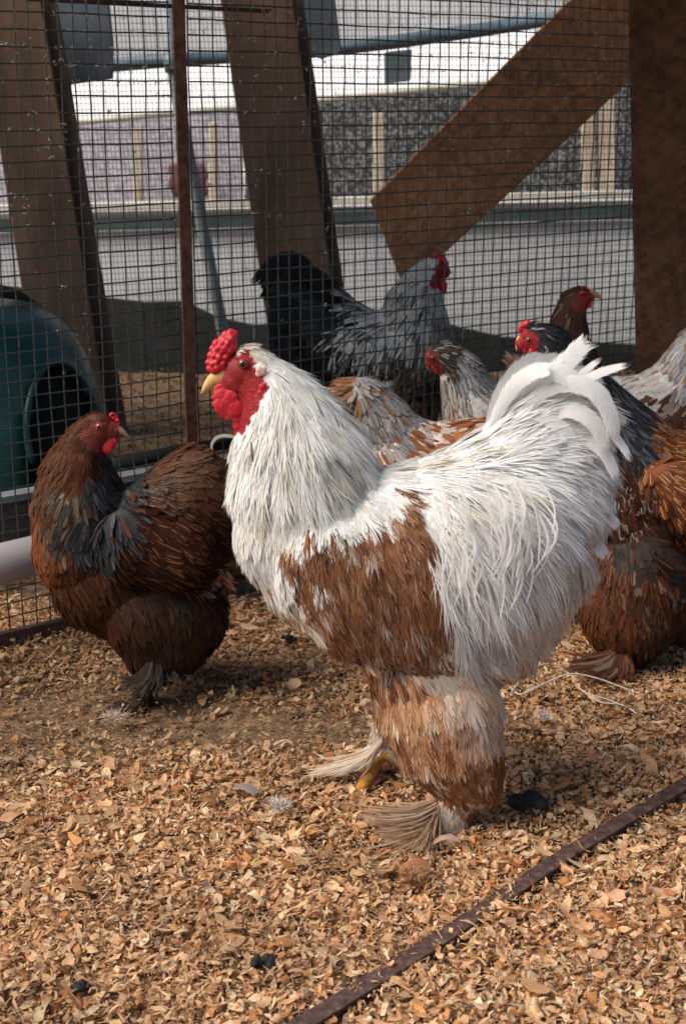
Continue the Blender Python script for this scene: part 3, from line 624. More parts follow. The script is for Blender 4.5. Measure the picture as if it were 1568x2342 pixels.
# ---------------------------------------------------------------- wire fence
FD = np.array((1.344, 1.0, 0)); FD /= np.linalg.norm(FD); F0 = P(60, 850, 2.33); F0[2] = 0
def fence_at(x, y=850):
    """distance along the fence where photo column x crosses it"""
    dx, dy, dz = x-CX, -(y-CY), FPX; a = dx/(dy*st+dz*ct)
    return (a*F0[1]-F0[0])/(FD[0]-a*FD[1])
FN = np.array((FD[1], -FD[0], 0))       # points to the camera side
if FN[1] > 0: FN = -FN
def fp(u, z, o=0.): return F0+FD*u+FN*o+np.array((0, 0, z))
CELL = .0254; ZT = 1.32
cyl_cache = {}
def wire_obj(a, b_, r, parent, seg=6, key=None, wob=.0008):
    a, b_ = np.array(a), np.array(b_); L = np.linalg.norm(b_-a); k = (round(L, 3), r, random.randrange(3))
    if k not in cyl_cache:
        n = max(int(L/.05), 3); ph = random.random()*9
        pts = [(wob*math.sin(i*1.7+ph), wob*math.cos(i*1.3+ph), L*i/n) for i in range(n+1)]
        V, F = tube_arrays(pts, r, seg); me = pydata('wire', V, F); me.materials.append(M['wire']); cyl_cache[k] = me
    o = bpy.data.objects.new('wire', cyl_cache[k]); col.objects.link(o); o.parent = parent
    o.location = Vector(a)-Vector(parent['_b']); o.rotation_mode = 'QUATERNION'
    o.rotation_quaternion = Vector(b_-a).to_track_quat('Z', 'Y')
    return o
uP = fence_at(432); uL = fence_at(-120); uR = fence_at(1452)
fl = empty('wire_fence_panel', fp(uL, 0), 'dark green square wire mesh panel left of the rusty post', 'fence', 'wire mesh fence panels')
fr = empty('wire_fence_panel', fp(uP, 0), 'wide dark green square wire mesh panel from the rusty post to the board pillar', 'fence', 'wire mesh fence panels')
def fence(par, u0, u1, z0=.035):
    n = int(round((u1-u0)/CELL))
    for i in range(n+1):
        u = u0+i*(u1-u0)/n+random.gauss(0, .0005); wire_obj(fp(u, z0), fp(u+random.gauss(0, .0015), ZT), .0014, par)
    for k in range(int((ZT-z0)/CELL)+1):
        z = z0+k*CELL+random.gauss(0, .0004); wire_obj(fp(u0, z, .0024), fp(u1, z+random.gauss(0, .0012), .0024), .0014, par)
fence(fl, uL, uP-.018); fence(fr, uP+.018, uR)
def bar(name, a, b_, wdt, h, mat, parent, up=(0, 0, 1), bev=.002):
    a, b_ = Vector(a), Vector(b_); d = (b_-a); L = d.length; d.normalize(); s = d.cross(Vector(up)).normalized(); u = s.cross(d)
    bm = bmesh.new(); bmesh.ops.create_cube(bm, size=1)
    for v in bm.verts: v.co = (a+b_)/2+d*v.co.x*L+s*v.co.y*wdt+u*v.co.z*h
    bmesh.ops.bevel(bm, geom=bm.edges[:], offset=bev, segments=2, affect='EDGES')
    me = bpy.data.meshes.new(name); bm.to_mesh(me); bm.free(); return link(name, me, mat, parent)
bar('bottom_rail', fp(uL, .018), fp(uP-.02, .018), .012, .034, M['rustbar'], fl)
bar('bottom_rail', fp(uP+.02, .018), fp(uR, .018), .012, .034, M['rustbar'], fr)
# thin rod near the top of the left panel
bar('top_rod', P(60, -3, 2.46), P(618, 26, 2.76), .006, .007, M['rustbar'], fl, bev=.001)
# dust and fluff caught on the wires
def fluff_mesh(u0, u1, n, seed):
    r = np.random.default_rng(seed); V, F = [], []
    for i in range(n):
        z = 1.28-abs(r.normal(0, .28)); 
        if z < .45: continue
        u = u0+round(r.uniform(0, u1-u0)/CELL)*CELL; zz = .035+round((z-.035)/CELL)*CELL
        if r.random() < .6: u += r.uniform(-.012, .012)
        else: zz += r.uniform(-.012, .012)
        for k in range(4):
            c = fp(u, zz, .002)+r.normal(0, .0018, 3); a = r.normal(0, .0022, 3); b = r.normal(0, .0012, 3); m = len(V)
            V += [c-a, c+b, c+a]; F.append((m, m+1, m+2))
    me = pydata('caught_fluff', V, F); return me
M['fluff'] = noisy('grey feather dust', (.35, .32, .28), (.55, .50, .43), 50, .9, .1)
for par, a, b_, s in ((fl, uL, uP, 5), (fr, uP, uR, 6)):
    o = link('caught_fluff', fluff_mesh(a, b_, 900 if par is fl else 1500, s), M['fluff'], par); o['kind'] = 'stuff'
# rusty angle post
po = empty('rusty_post', fp(uP, 0), 'tall thin rusty brown iron post between the two mesh panels', 'post')
bar('flange', fp(uP-.004, 0, .010), fp(uP-.004, ZT+.1, .010), .022, .0035, M['rust'], po, up=tuple(FN), bev=.0008)
bar('web', fp(uP+.0075, 0, -.004), fp(uP+.0075, ZT+.1, -.004), .0035, .024, M['rustbar'], po, up=tuple(FN), bev=.0008)  # darker iron on the web stands in for the post's shaded side
# low plank and rail running along the far side of the fence
lp = empty('low_plank_edging', fp(uL, 0, -.11), 'grey weathered plank with a thin metal rail running low behind the fence', 'edging')
bar('plank', fp(uL, .195, -.10), fp(uL+1.1, .195, -.10), .02, .075, M['greywood'], lp)
bar('metal_rail', fp(uL, .247, -.09), fp(uL+1.1, .247, -.09), .03, .012, M['alu'], lp)
tube('black_hose', [fp(uL+.36, .262, -.13), fp(uL+.5, .268, -.13), fp(uL+.75, .268, -.13)], .012, M['black'], lp)
for u in (uL+.05, uL+1.0): bar('stake', fp(u, 0, -.125), fp(u, .25, -.125), .03, .03, M['greywood'], lp)
# pale tube in front of the fence, lower left
pt = empty('plastic_tube', fp(uL, 0, .07), 'pale lilac plastic tube lying low at the left edge before the mesh', 'tube')
tube('tube', [fp(uL-.3, .165, .062), fp(uL+.10, .182, .062), fp(uP-.14, .20, .062)], .0345, M['pvc'], pt, 24)
bar('bracket', fp(uL+.12, 0, .062), fp(uL+.12, .15, .062), .03, .02, M['rustbar'], pt)

# ---------------------------------------------------------------- board pillars and the yard behind
pr = empty('strand_board_pillar', (P(1500, 850, 3.02)[0], 3.02, 0), 'dark brown strand board pillar filling the right edge', 'pillar')
pl4 = [P(1437, -60, 3.0), P(1800, -60, 3.0), P(1800, 1300, 3.0), P(1463, 1225, 3.0)]; pl4[3][2] = pl4[2][2] = 0
prism('front_board', pl4, .018, M['osbd'], pr)
prism('back_frame', [q_+np.array((.02 if k_ in (0, 3) else 0, .0195, 0)) for k_, q_ in enumerate(pl4)], .04, M['osbd'], pr)
dg_ = empty('diagonal_board', P(1130, 330, 3.75), 'wide reddish strand board brace slanting up to the right behind the mesh', 'board')
dp = [(845, 458), (1330, -30), (1560, -30), (1560, 72), (1010, 585), (915, 640)]
prism('board', [P(x, y, 3.62) for x, y in dp], .018, M['osb'], dg_)
bar('support_block', P(1330, 215, 3.66), P(1500, 60, 3.66), .04, .05, M['ply'], dg_)
# leaning clad posts
def leaning(label, Y, face, side, thick=.16):
    e = empty('leaning_board_post', (P(face[-1][0], face[-1][1], Y)[0], Y, 0), label, 'post', 'leaning brown board posts')
    prism('front_board', [P(x, y, Y) for x, y in face], .018, M['ply'], e)
    prism('side_board', [P(x, y, Y+.03) for x, y in side], .018, M['plyside'], e)
    prism('core', [P(x, y, Y+.02+.018) for x, y in [(face[0][0]+12, face[0][1]), (face[1][0]-12, face[1][1]), (face[2][0]-12, face[2][1]), (face[3][0]+12, face[3][1])]], thick*.5, M['ply'], e)
leaning('brown board post leaning left, leftmost in the background', 3.9, [(-60, -40), (88, -40), (258, 1015), (105, 1015)], [(84, -40), (122, -40), (295, 1010), (256, 1010)])
leaning('tall brown board post leaning left, behind the silver rooster', 3.75, [(498, -40), (665, -40), (812, 1030), (652, 1030)], [(662, -40), (688, -40), (838, 1028), (810, 1028)])
for lab, pts, Y in (('grey blue gusset panel at the top of the right leaning post', [(680, -40), (762, -40), (780, 120), (735, 135), (690, 120)], 4.05),
                    ('grey gusset panel at the top of the left leaning post', [(98, -40), (242, -40), (258, 90), (258, 180), (150, 195), (118, 120)], 4.1)):
    tag(prism('gusset_panel', [P(x, y, Y) for x, y in pts], .02, M['slate']), lab, 'panel', 'grey gusset panels')
# steel hoop and posts
t1 = [P(x, y, 4.5) for x, y in ((-80, 178), (140, 158), (400, 137), (700, 118), (900, 96), (1100, 68), (1290, 38), (1450, 5))]
tag(tube('steel_hoop', t1, .021, M['pipeblue'], None, 16), 'curved grey blue steel hoop crossing the whole background near the top', 'pipe')
t2 = empty('steel_upright', (P(450, 700, 4.4)[0], 4.4, 0), 'thin galvanised upright tube just right of the rusty post', 'pipe')
tube('upright', [P(378, -60, 4.45), P(398, 180, 4.43), P(450, 450, 4.4), P(510, 760, 4.37), P(545, 950, 4.35)], .019, M['galv'], t2, 12)
tube('clamp', [P(392, 120, 4.43), P(396, 165, 4.43)], .025, M['pipeblue'], t2, 12)
# inclined pale rail
tag(tube('pale_rail', [P(-60, 300, 5.0), P(350, 262, 5.0), P(760, 226, 5.0), P(1150, 185, 5.0), P(1600, 130, 5.0)], .014, M['cream']), 'pale cream rail sloping gently up above the netting', 'rail')
prism_b = tag(prism('grey_block', [P(880, 118, 5.1), P(942, 112, 5.1), P(938, 185, 5.1), P(880, 190, 5.1)], .12, M['slate']), 'small square grey panel under the steel hoop', 'panel')
# rear wall of the yard: ledge, grey rail, sheeting, black boards
rw = empty('rear_wall', (0, 5.1, 0), 'low rear wall with cream ledge, slate rail and grey white sheeting', 'wall')
def band(name, yl0, yr0, yl1, yr1, Y, thick, mat, par=rw, x0=-160, x1=1730, bev=.002):
    return prism(name, [P(x0, yl0, Y), P(x1, yr0, Y), P(x1, yr1, Y), P(x0, yl1, Y)], thick, M[mat], par, bev)
band('ledge_plank', 474, 430, 489, 447, 5.00, .05, 'cream'); band('ledge_board', 492, 451, 508, 468, 5.06, .04, 'cream')
band('rail', 509, 466, 536, 496, 5.02, .05, 'greyrail')
for i in range(9):
    xa = -160+i*213; xb = xa+213.5; f = lambda x, a, b_: a+(b_-a)*(x+160)/1890
    prism('sheeting_panel', [P(xa, f(xa, 537, 498), 5.05), P(xb, f(xb, 537, 498), 5.05), P(xb, f(xb, 760, 800), 5.05), P(xa, f(xa, 760, 800), 5.05)], .01, M['sheet'], rw, 0)
kb = empty('black_kickboard', (0, 4.95, 0), 'black base boards along the foot of the rear wall', 'board')
kpts = [(-160, 640), (60, 660), (240, 682), (330, 692), (420, 690), (500, 728), (580, 745), (700, 748), (1000, 735), (1060, 752), (1150, 772), (1300, 782), (1460, 790), (1730, 800)]
for i in range(len(kpts)-1):
    (xa, ya), (xb, yb) = kpts[i], kpts[i+1]
    a, b_ = P(xa, ya, 4.93), P(xb-2, yb, 4.93); prism('board', [a, b_, (b_[0], 4.93, -.02), (a[0], 4.93, -.02)], .03, M['darkboard'], kb, .001)
# pine battens and netting above the ledge
def netmat(name, dark, light, thr, sc):
    m, t, b, out = newmat(name); tc = N(t, 'ShaderNodeTexCoord')
    v = N(t, 'ShaderNodeTexNoise'); v.inputs['Scale'].default_value = sc; v.inputs['Detail'].default_value = 4; v.inputs['Roughness'].default_value = .8; t.links.new(tc.outputs['Object'], v.inputs[0])
    c = ramp(t, v.outputs[0], [(thr-.05, dark), (thr+.06, light)]); t.links.new(c, b.inputs['Base Color']); b.inputs['Roughness'].default_value = .9
    return m
M['netd'] = netmat('netting darkened for shade', (.035, .035, .035), (.38, .38, .36), .53, 90); M['netl'] = netmat('pale lilac netting', (.40, .37, .42), (.66, .61, .66), .5, 70)  # netd: dark colour between flecks stands in for shade beyond the wire
for lab, pts, mat in (('speckled netting right of the middle, coloured dark for the shade beyond', [(560, 244), (1620, 130), (1620, 446), (560, 470)], 'netd'), ('pale lilac netting at the left behind the pine battens', [(-160, 305), (556, 246), (556, 472), (-160, 486)], 'netl')):
    tag(prism('shade_netting', [P(x, y, 5.35) for x, y in pts], .004, M[mat], None, 0), lab, 'netting', 'netting panels above the ledge')
for lab, pts in (('pine batten at the left, behind the mesh between the leaning posts', (305, 290, 325, 505)), ('pine batten just right of the rusty post', (478, 280, 496, 475)), ('pine batten right of the tall leaning post', (853, 258, 878, 440)),
                 ('left of the two pine battens near the board pillar', (1332, 215, 1360, 455)), ('right of the two pine battens near the board pillar', (1370, 200, 1405, 455))):
    xa, ya, xb, yb = pts; tag(prism('pine_batten', [P(xa, ya, 5.2), P(xb, ya, 5.2), P(xb, yb, 5.2), P(xa, yb, 5.2)], .04, M['batten']), lab, 'batten', 'pine battens above the ledge')
M['redcloth'] = noisy('dull red cloth', (.16, .06, .07), (.30, .12, .13), 14, .9, .2)
tag(px_blob('red_cloth', [(395+i_*13+(j_%2)*6, 385+j_*18, 13, .01*((i_+j_)%2)) for i_ in range(6) for j_ in range(4)], 5.28, M['redcloth'], None, .012, 3, .5), 'blurred dull red cloth bundle on the ledge behind the rusty post', 'cloth')
# second, finer mesh
rm = empty('rear_mesh_panel', (0, 4.25, 0), 'fine dark wire mesh stretched behind the pillars', 'fence')
def rear_mesh():
    V, F = [], []
    def add(a, b_, r):
        v, f = tube_arrays([a, b_], r, 4); n = len(V); V.extend(v); F.extend([tuple(i+n for i in q) for q in f[:-2]])
    a, b_ = P(-150, 300, 4.1), P(1500, 300, 4.6); n = 185
    for i in range(n):
        t = i/(n-1); x, y = a[0]+(b_[0]-a[0])*t, a[1]+(b_[1]-a[1])*t; add((x, y, .12), (x-.07, y+.03, 1.35), .0008)
    for k in range(74):
        z = .12+k*.0167; add((a[0], a[1]-.0015, z), (b_[0], b_[1]-.0015, z+.02), .0008)
    return pydata('wires', V, F)
o = link('wires', rear_mesh(), M['wire'], rm); o['kind'] = 'stuff'
# translucent sheeting hung above the hoop
def plastic():
    m, t, b, out = newmat('cloudy plastic sheet'); tc = N(t, 'ShaderNodeTexCoord'); n = N(t, 'ShaderNodeTexNoise'); n.inputs['Scale'].default_value = 1.6; n.inputs['Detail'].default_value = 7
    t.links.new(tc.outputs['Object'], n.inputs[0]); c = ramp(t, n.outputs[0], [(.3, (.62, .62, .62)), (.7, (.82, .82, .82))]); t.links.new(c, b.inputs['Base Color'])
    tr = N(t, 'ShaderNodeBsdfTranslucent'); t.links.new(c, tr.inputs[0]); ms = N(t, 'ShaderNodeMixShader'); ms.inputs[0].default_value = .75
    t.links.new(b.outputs[0], ms.inputs[1]); t.links.new(tr.outputs[0], ms.inputs[2]); t.links.new(ms.outputs[0], out.inputs[0]); return m
M['poly'] = plastic()
V, F = [], []
xx = np.linspace(-3.2, 3.2, 65)
for i, x in enumerate(xx):
    px_, _ = invP(x, 1.1, 5.7); yb = np.interp(px_, [-80, 140, 400, 700, 900, 1100, 1290, 1450], [178, 158, 137, 118, 96, 68, 38, 5])
    z0 = P(px_, yb-4, 5.7)[2]
    for k in range(6): V.append((x, 5.7+k*.3+.02*math.sin(x*9+k), z0+k*.28+.008*math.sin(x*17+k*2)))
for i in range(64):
    for k in range(5): F.append((i*6+k, (i+1)*6+k, (i+1)*6+k+1, i*6+k+1))
tag(link('plastic_sheet', pydata('plastic_sheet', V, F), M['poly']), 'cloudy white plastic sheet rising behind the steel hoop at the top', 'sheet')
M['tunnel'] = noisy('white tunnel cover', (.80, .80, .81), (.86, .86, .86), .8, .5, .1)
pts = [(7.3, -.05)]+[(7.3+3.6*(1-math.cos(a)), 1.75*math.sin(a)**1.3) for a in np.linspace(.02, math.pi-.02, 22)]
V = [(x, yy, z) for x in (-16.0, 18.0) for yy, z in pts]; n_ = len(pts); F = [(i, i+1, n_+1+i, n_+i) for i in range(n_-1)]+[tuple(range(n_)), tuple(range(n_, 2*n_))]
tag(link('poly_tunnel', pydata('poly_tunnel', V, F, False), M['tunnel']), 'long low white plastic covered tunnel beyond the yard', 'tunnel')
# unseen roof added to shade the back half of the run
rf = empty('shade_roof', (0, 3.6, 1.95), 'unseen flat roof added to shade the back of the run', 'roof')
ROOF = (2.25, 3.5)
for i in range(6): link('shade_roof_panel', box_mesh('shade_roof_panel', (-3+i*1.0, ROOF[0], 1.52), (-3+i*1.0+.985, ROOF[1], 1.54)), M['roof'], rf)

# green plastic shelter behind the fence
gs = empty('plastic_shelter', (P(-20, 900, 3.3)[0], 3.3, 0), 'dark green domed plastic shelter with an arched black doorway behind the mesh', 'shelter')
def shelter():
    c = P(-10, 1050, 3.3); cx, cy = c[0], 3.32; Rr, Hh = .275, .465
    na, nh = 64, 28; V, F = [], []
    for i in range(nh+1):
        t = i/nh; ph = t*math.pi/2; rr = Rr*(math.cos(ph)**.62); zz = Hh*(math.sin(ph)**.95)
        for k in range(na): a = 2*math.pi*k/na; V.append((cx+rr*math.cos(a), cy+rr*math.sin(a), zz))
    da = R(-36)
    for i in range(nh):
        for k in range(na):
            q = [i*na+k, i*na+(k+1) % na, (i+1)*na+(k+1) % na, (i+1)*na+k]
            ce = np.mean([V[j] for j in q], axis=0); ang = math.atan2(ce[1]-cy, ce[0]-cx); dd = (ang-da+math.pi) % (2*math.pi)-math.pi
            lat = dd*Rr
            if abs(dd) < 1.0 and (lat/.115)**2+(max(ce[2]-.19, 0)/.15)**2 < 1: continue
            F.append(q)
    me = pydata('shell', V, F); o = link('shell', me, M['green'], gs)
    md = o.modifiers.new('s', 'SOLIDIFY'); md.thickness = .006; md.offset = -1
    pts = []
    for a in np.linspace(-.12*math.pi, 1.12*math.pi, 30):
        lat = .12*math.cos(a); z = .19+.155*math.sin(a); z = max(z, .02)
        ph = math.asin(min((z/Hh), 1)**(1/.95)); rr = Rr*math.cos(ph)**.62; an = da+lat/Rr; pts.append((cx+rr*math.cos(an)*1.01, cy+rr*math.sin(an)*1.01, z))
    tube('door_rim', pts, .008, M['green'], gs, 8)
    link('doorway_dark', blob_mesh('doorway_dark', [(cx, cy, .15, Rr*.9, Rr*.9, Hh*.62)], .02, 2), M['black'], gs)  # black core put in as the shade inside the shelter
    tube('base_rim', [(cx+Rr*1.01*math.cos(a), cy+Rr*1.01*math.sin(a), .012) for a in np.linspace(0, 2*math.pi, 50)], .012, M['green'], gs, 8)
shelter()
tag(tube('black_hose_arc', [P(-60, 672, 3.7), P(0, 664, 3.7), P(40, 676, 3.7), P(90, 712, 3.7), P(120, 760, 3.7)], .016, M['black']), 'black hose curving above the green shelter', 'hose')

# ---------------------------------------------------------------- iron bar half buried in the foreground
bd = empty('iron_edging_bar', G(1130, 2070), 'rusty iron bar half buried in shavings, running diagonally across the foreground', 'bar')
for (xa, ya), (xb, yb) in (((640, 2385), (985, 2170)), ((985, 2170), (1300, 1958)), ((1300, 1958), (1620, 1768))):
    a, b_ = G(xa, ya, .0065), G(xb, yb, .0065); bar('bar_segment', a, b_, .016, .014, M['rustbar'], bd, bev=.003)

# twine
tw = empty('twine', G(1300, 1560), 'dirty white plastic twine looping over the shavings right of the white rooster', 'twine')
def gtube(name, px, r, par, mat, z=.014, seg=6):
    p = np.array([G(x, y, z+(q[0] if q else 0)) for x, y, *q in px]); n = len(p); out = []
    for s in np.linspace(0, n-1, n*6):
        i = min(int(s), n-2); u = s-i; p0, p1, p2, p3 = p[max(i-1, 0)], p[i], p[i+1], p[min(i+2, n-1)]
        out.append(.5*((2*p1)+(-p0+p2)*u+(2*p0-5*p1+4*p2-p3)*u*u+(-p0+3*p1-3*p2+p3)*u**3))
    return tube(name, out, r, mat, par, seg)
gtube('strand', [(1165, 1570), (1190, 1588), (1240, 1565, .01), (1300, 1542, .02), (1360, 1550, .015), (1430, 1575), (1475, 1590)], .0014, tw, M['string'])
gtube('strand', [(1165, 1590), (1200, 1540, .01), (1235, 1522, .02), (1270, 1522, .01), (1305, 1545), (1330, 1580), (1390, 1600), (1450, 1625)], .0011, tw, M['string'])
gtube('strand', [(1325, 1575), (1370, 1605), (1420, 1612), (1455, 1632)], .0013, tw, M['string'])
# droppings and litter
def lump(px, r, label, name='dropping', mat='dung', seed=1, cat='dropping', grp=None):
    rr = random.Random(seed); g = G(*px); L = []
    for i in range(11):
        q = r*rr.uniform(.25, .6); L.append((g[0]+rr.uniform(-1, 1)*r, g[1]+rr.uniform(-.6, .6)*r, .010+rr.uniform(0, .5)*r, q, q, q*.8))
    tag(link(name, blob_mesh(name, L, r*.08, 1), M[mat]), label, cat, grp)
lump((1208, 1860), .021, 'large black dropping beside the iron bar', seed=4, grp='droppings in the shavings'); lump((600, 2222), .011, 'small dark dropping near the bottom left of the middle', seed=5, grp='droppings in the shavings')
lump((180, 2280), .010, 'small dark dropping near the lower left edge', seed=6, grp='droppings in the shavings'); lump((660, 1475), .012, 'dark dropping under the breast of the white rooster', seed=8, grp='droppings in the shavings')
def ground_feather(label, px, L, W, ang, c, e, n=1):
    g = G(*px); d = np.array((math.cos(R(ang)), math.sin(R(ang)), 0)); s = np.array((-d[1], d[0], 0))
    pts = [g+d*L*(t-.5)+s*L*.10*math.sin(t*3)+np.array((0, 0, .014+.006*math.sin(t*math.pi))) for t in (0, .33, .66, 1)]
    o = long_feather('fallen_feather', None, pts, W, c, e, .2, .5, (0, -.3, 1)); tag(o, label, 'feather', 'fallen feathers')
ground_feather('rust brown fallen feather below the near foot of the white rooster', (950, 2010), .040, .016, 10, (.40, .17, .08), (.5, .26, .14))
ground_feather('pinkish fallen feather just right of the near foot', (1020, 1950), .040, .010, 12, (.55, .36, .28), (.6, .42, .34))
ground_feather('small grey fallen feather left of the far foot', (560, 1832), .04, .016, -30, (.25, .21, .19), (.36, .31, .28))
def down_tuft(label, px, r, c, seed):
    rr = np.random.default_rng(seed); g = G(*px, .020); V, F = [], []
    for i in range(260):
        d = rr.normal(0, 1, 3); d[2] = abs(d[2])*.6; d /= np.linalg.norm(d); p = g+rr.normal(0, r*.25, 3)*(1, 1, .3); q = p+d*r*rr.uniform(.4, 1); s = np.cross(d, rr.normal(0, 1, 3)); s = s/np.linalg.norm(s)*.0006; m = len(V)
        V += [p-s, p+s, q]; F.append((m, m+1, m+2))
    mt = noisy('down fluff', tuple(k*.9 for k in c), c, 30, .9, 0); tag(link('down_tuft', pydata('down_tuft', V, F), mt), label, 'feather', 'tufts of down on the shavings')
down_tuft('pale tuft of down in front of the brown hen', (262, 1640), .022, (.55, .42, .34), 1); down_tuft('whitish tuft of down left of the far foot', (640, 1842), .020, (.6, .55, .5), 2)
down_tuft('whitish tuft of down right of the white rooster', (1240, 1640), .016, (.65, .58, .54), 3); down_tuft('brown tuft of down below the near foot', (935, 2000), .02, (.4, .2, .11), 4)

#@@BIRDS
# ================================================================ the white rooster
YA = 1.73
A = empty('rooster', (P(1000, 1900, YA)[0], YA, 0), 'large white rooster with a rust brown wing and red comb, in front of all others', 'rooster')
chA = [
 [(572, 838, 48, 0, .62), (600, 866, 56, 0, .70), (636, 915, 80, 0, .74), (660, 975, 112, 0, .76), (680, 1045, 146, 0, .78), (692, 1110, 166, 0, .80), (715, 1200, 178, 0, .82), (770, 1265, 190, 0, .84), (850, 1275, 205, 0, .86),
  (940, 1275, 215, 0, .86), (1050, 1240, 210, 0, .84), (1130, 1200, 205, 0, .78), (1195, 1140, 180, 0, .62), (1225, 1060, 145, 0, .45), (1250, 980, 100, 0, .35)],
 [(1050, 1240, 210, 0, .8), (1180, 1270, 170, 0, .7), (1160, 1370, 138, 0, .75), (1130, 1440, 118, 0, .85)],
 [(770, 1265, 190, 0, .84), (800, 1345, 130, 0, .9), (870, 1430, 105, 0, 1), (960, 1450, 140, 0, .95), (1060, 1450, 140, 0, .95)],
 # near thigh and shank
 [(985, 1510, 128, -.045, .7), (1005, 1590, 134, -.055, .68), (1020, 1650, 122, -.06, .66), (1048, 1705, 92, -.065, .66), (1082, 1742, 52, -.065, .8)],
 [(1040, 1725, 58, -.065, .8), (1026, 1785, 46, -.066, .85), (1012, 1850, 40, -.068, .9), (998, 1892, 36, -.07, .95)],
 [(990, 1900, 24, -.07, 1), (940, 1915, 13, -.085, 1), (880, 1922, 9, -.10, 1)],
 [(985, 1905, 20, -.07, 1), (950, 1925, 11, -.115, 1), (915, 1945, 8, -.14, 1)],
 [(1005, 1900, 20, -.07, 1), (1050, 1905, 10, -.06, 1), (1075, 1908, 7, -.055, 1)],
 # far thigh, shank and toes
 [(930, 1530, 100, .05, .6), (915, 1610, 68, .06, .7), (893, 1680, 38, .066, .8), (876, 1735, 27, .068, .9), (866, 1768, 22, .07, 1)],
 [(866, 1772, 25, .07, 1), (805, 1790, 20, .055, 1), (760, 1798, 16, .05, 1), (718, 1802, 10, .045, 1)],
 [(866, 1775, 23, .07, 1), (842, 1800, 18, .03, 1), (820, 1822, 15, .015, 1), (800, 1838, 10, .01, 1)],
 [(872, 1768, 22, .07, 1), (902, 1778, 16, .06, 1), (920, 1798, 10, .055, 1)],
 # wing lying along the near side and the far side
 [(760, 1270, 120, -.078, .35), (830, 1320, 140, -.085, .32), (920, 1340, 135, -.088, .30), (970, 1400, 80, -.09, .3)],
 [(760, 1270, 120, .078, .35), (830, 1320, 140, .085, .32), (920, 1340, 135, .088, .30)],
]
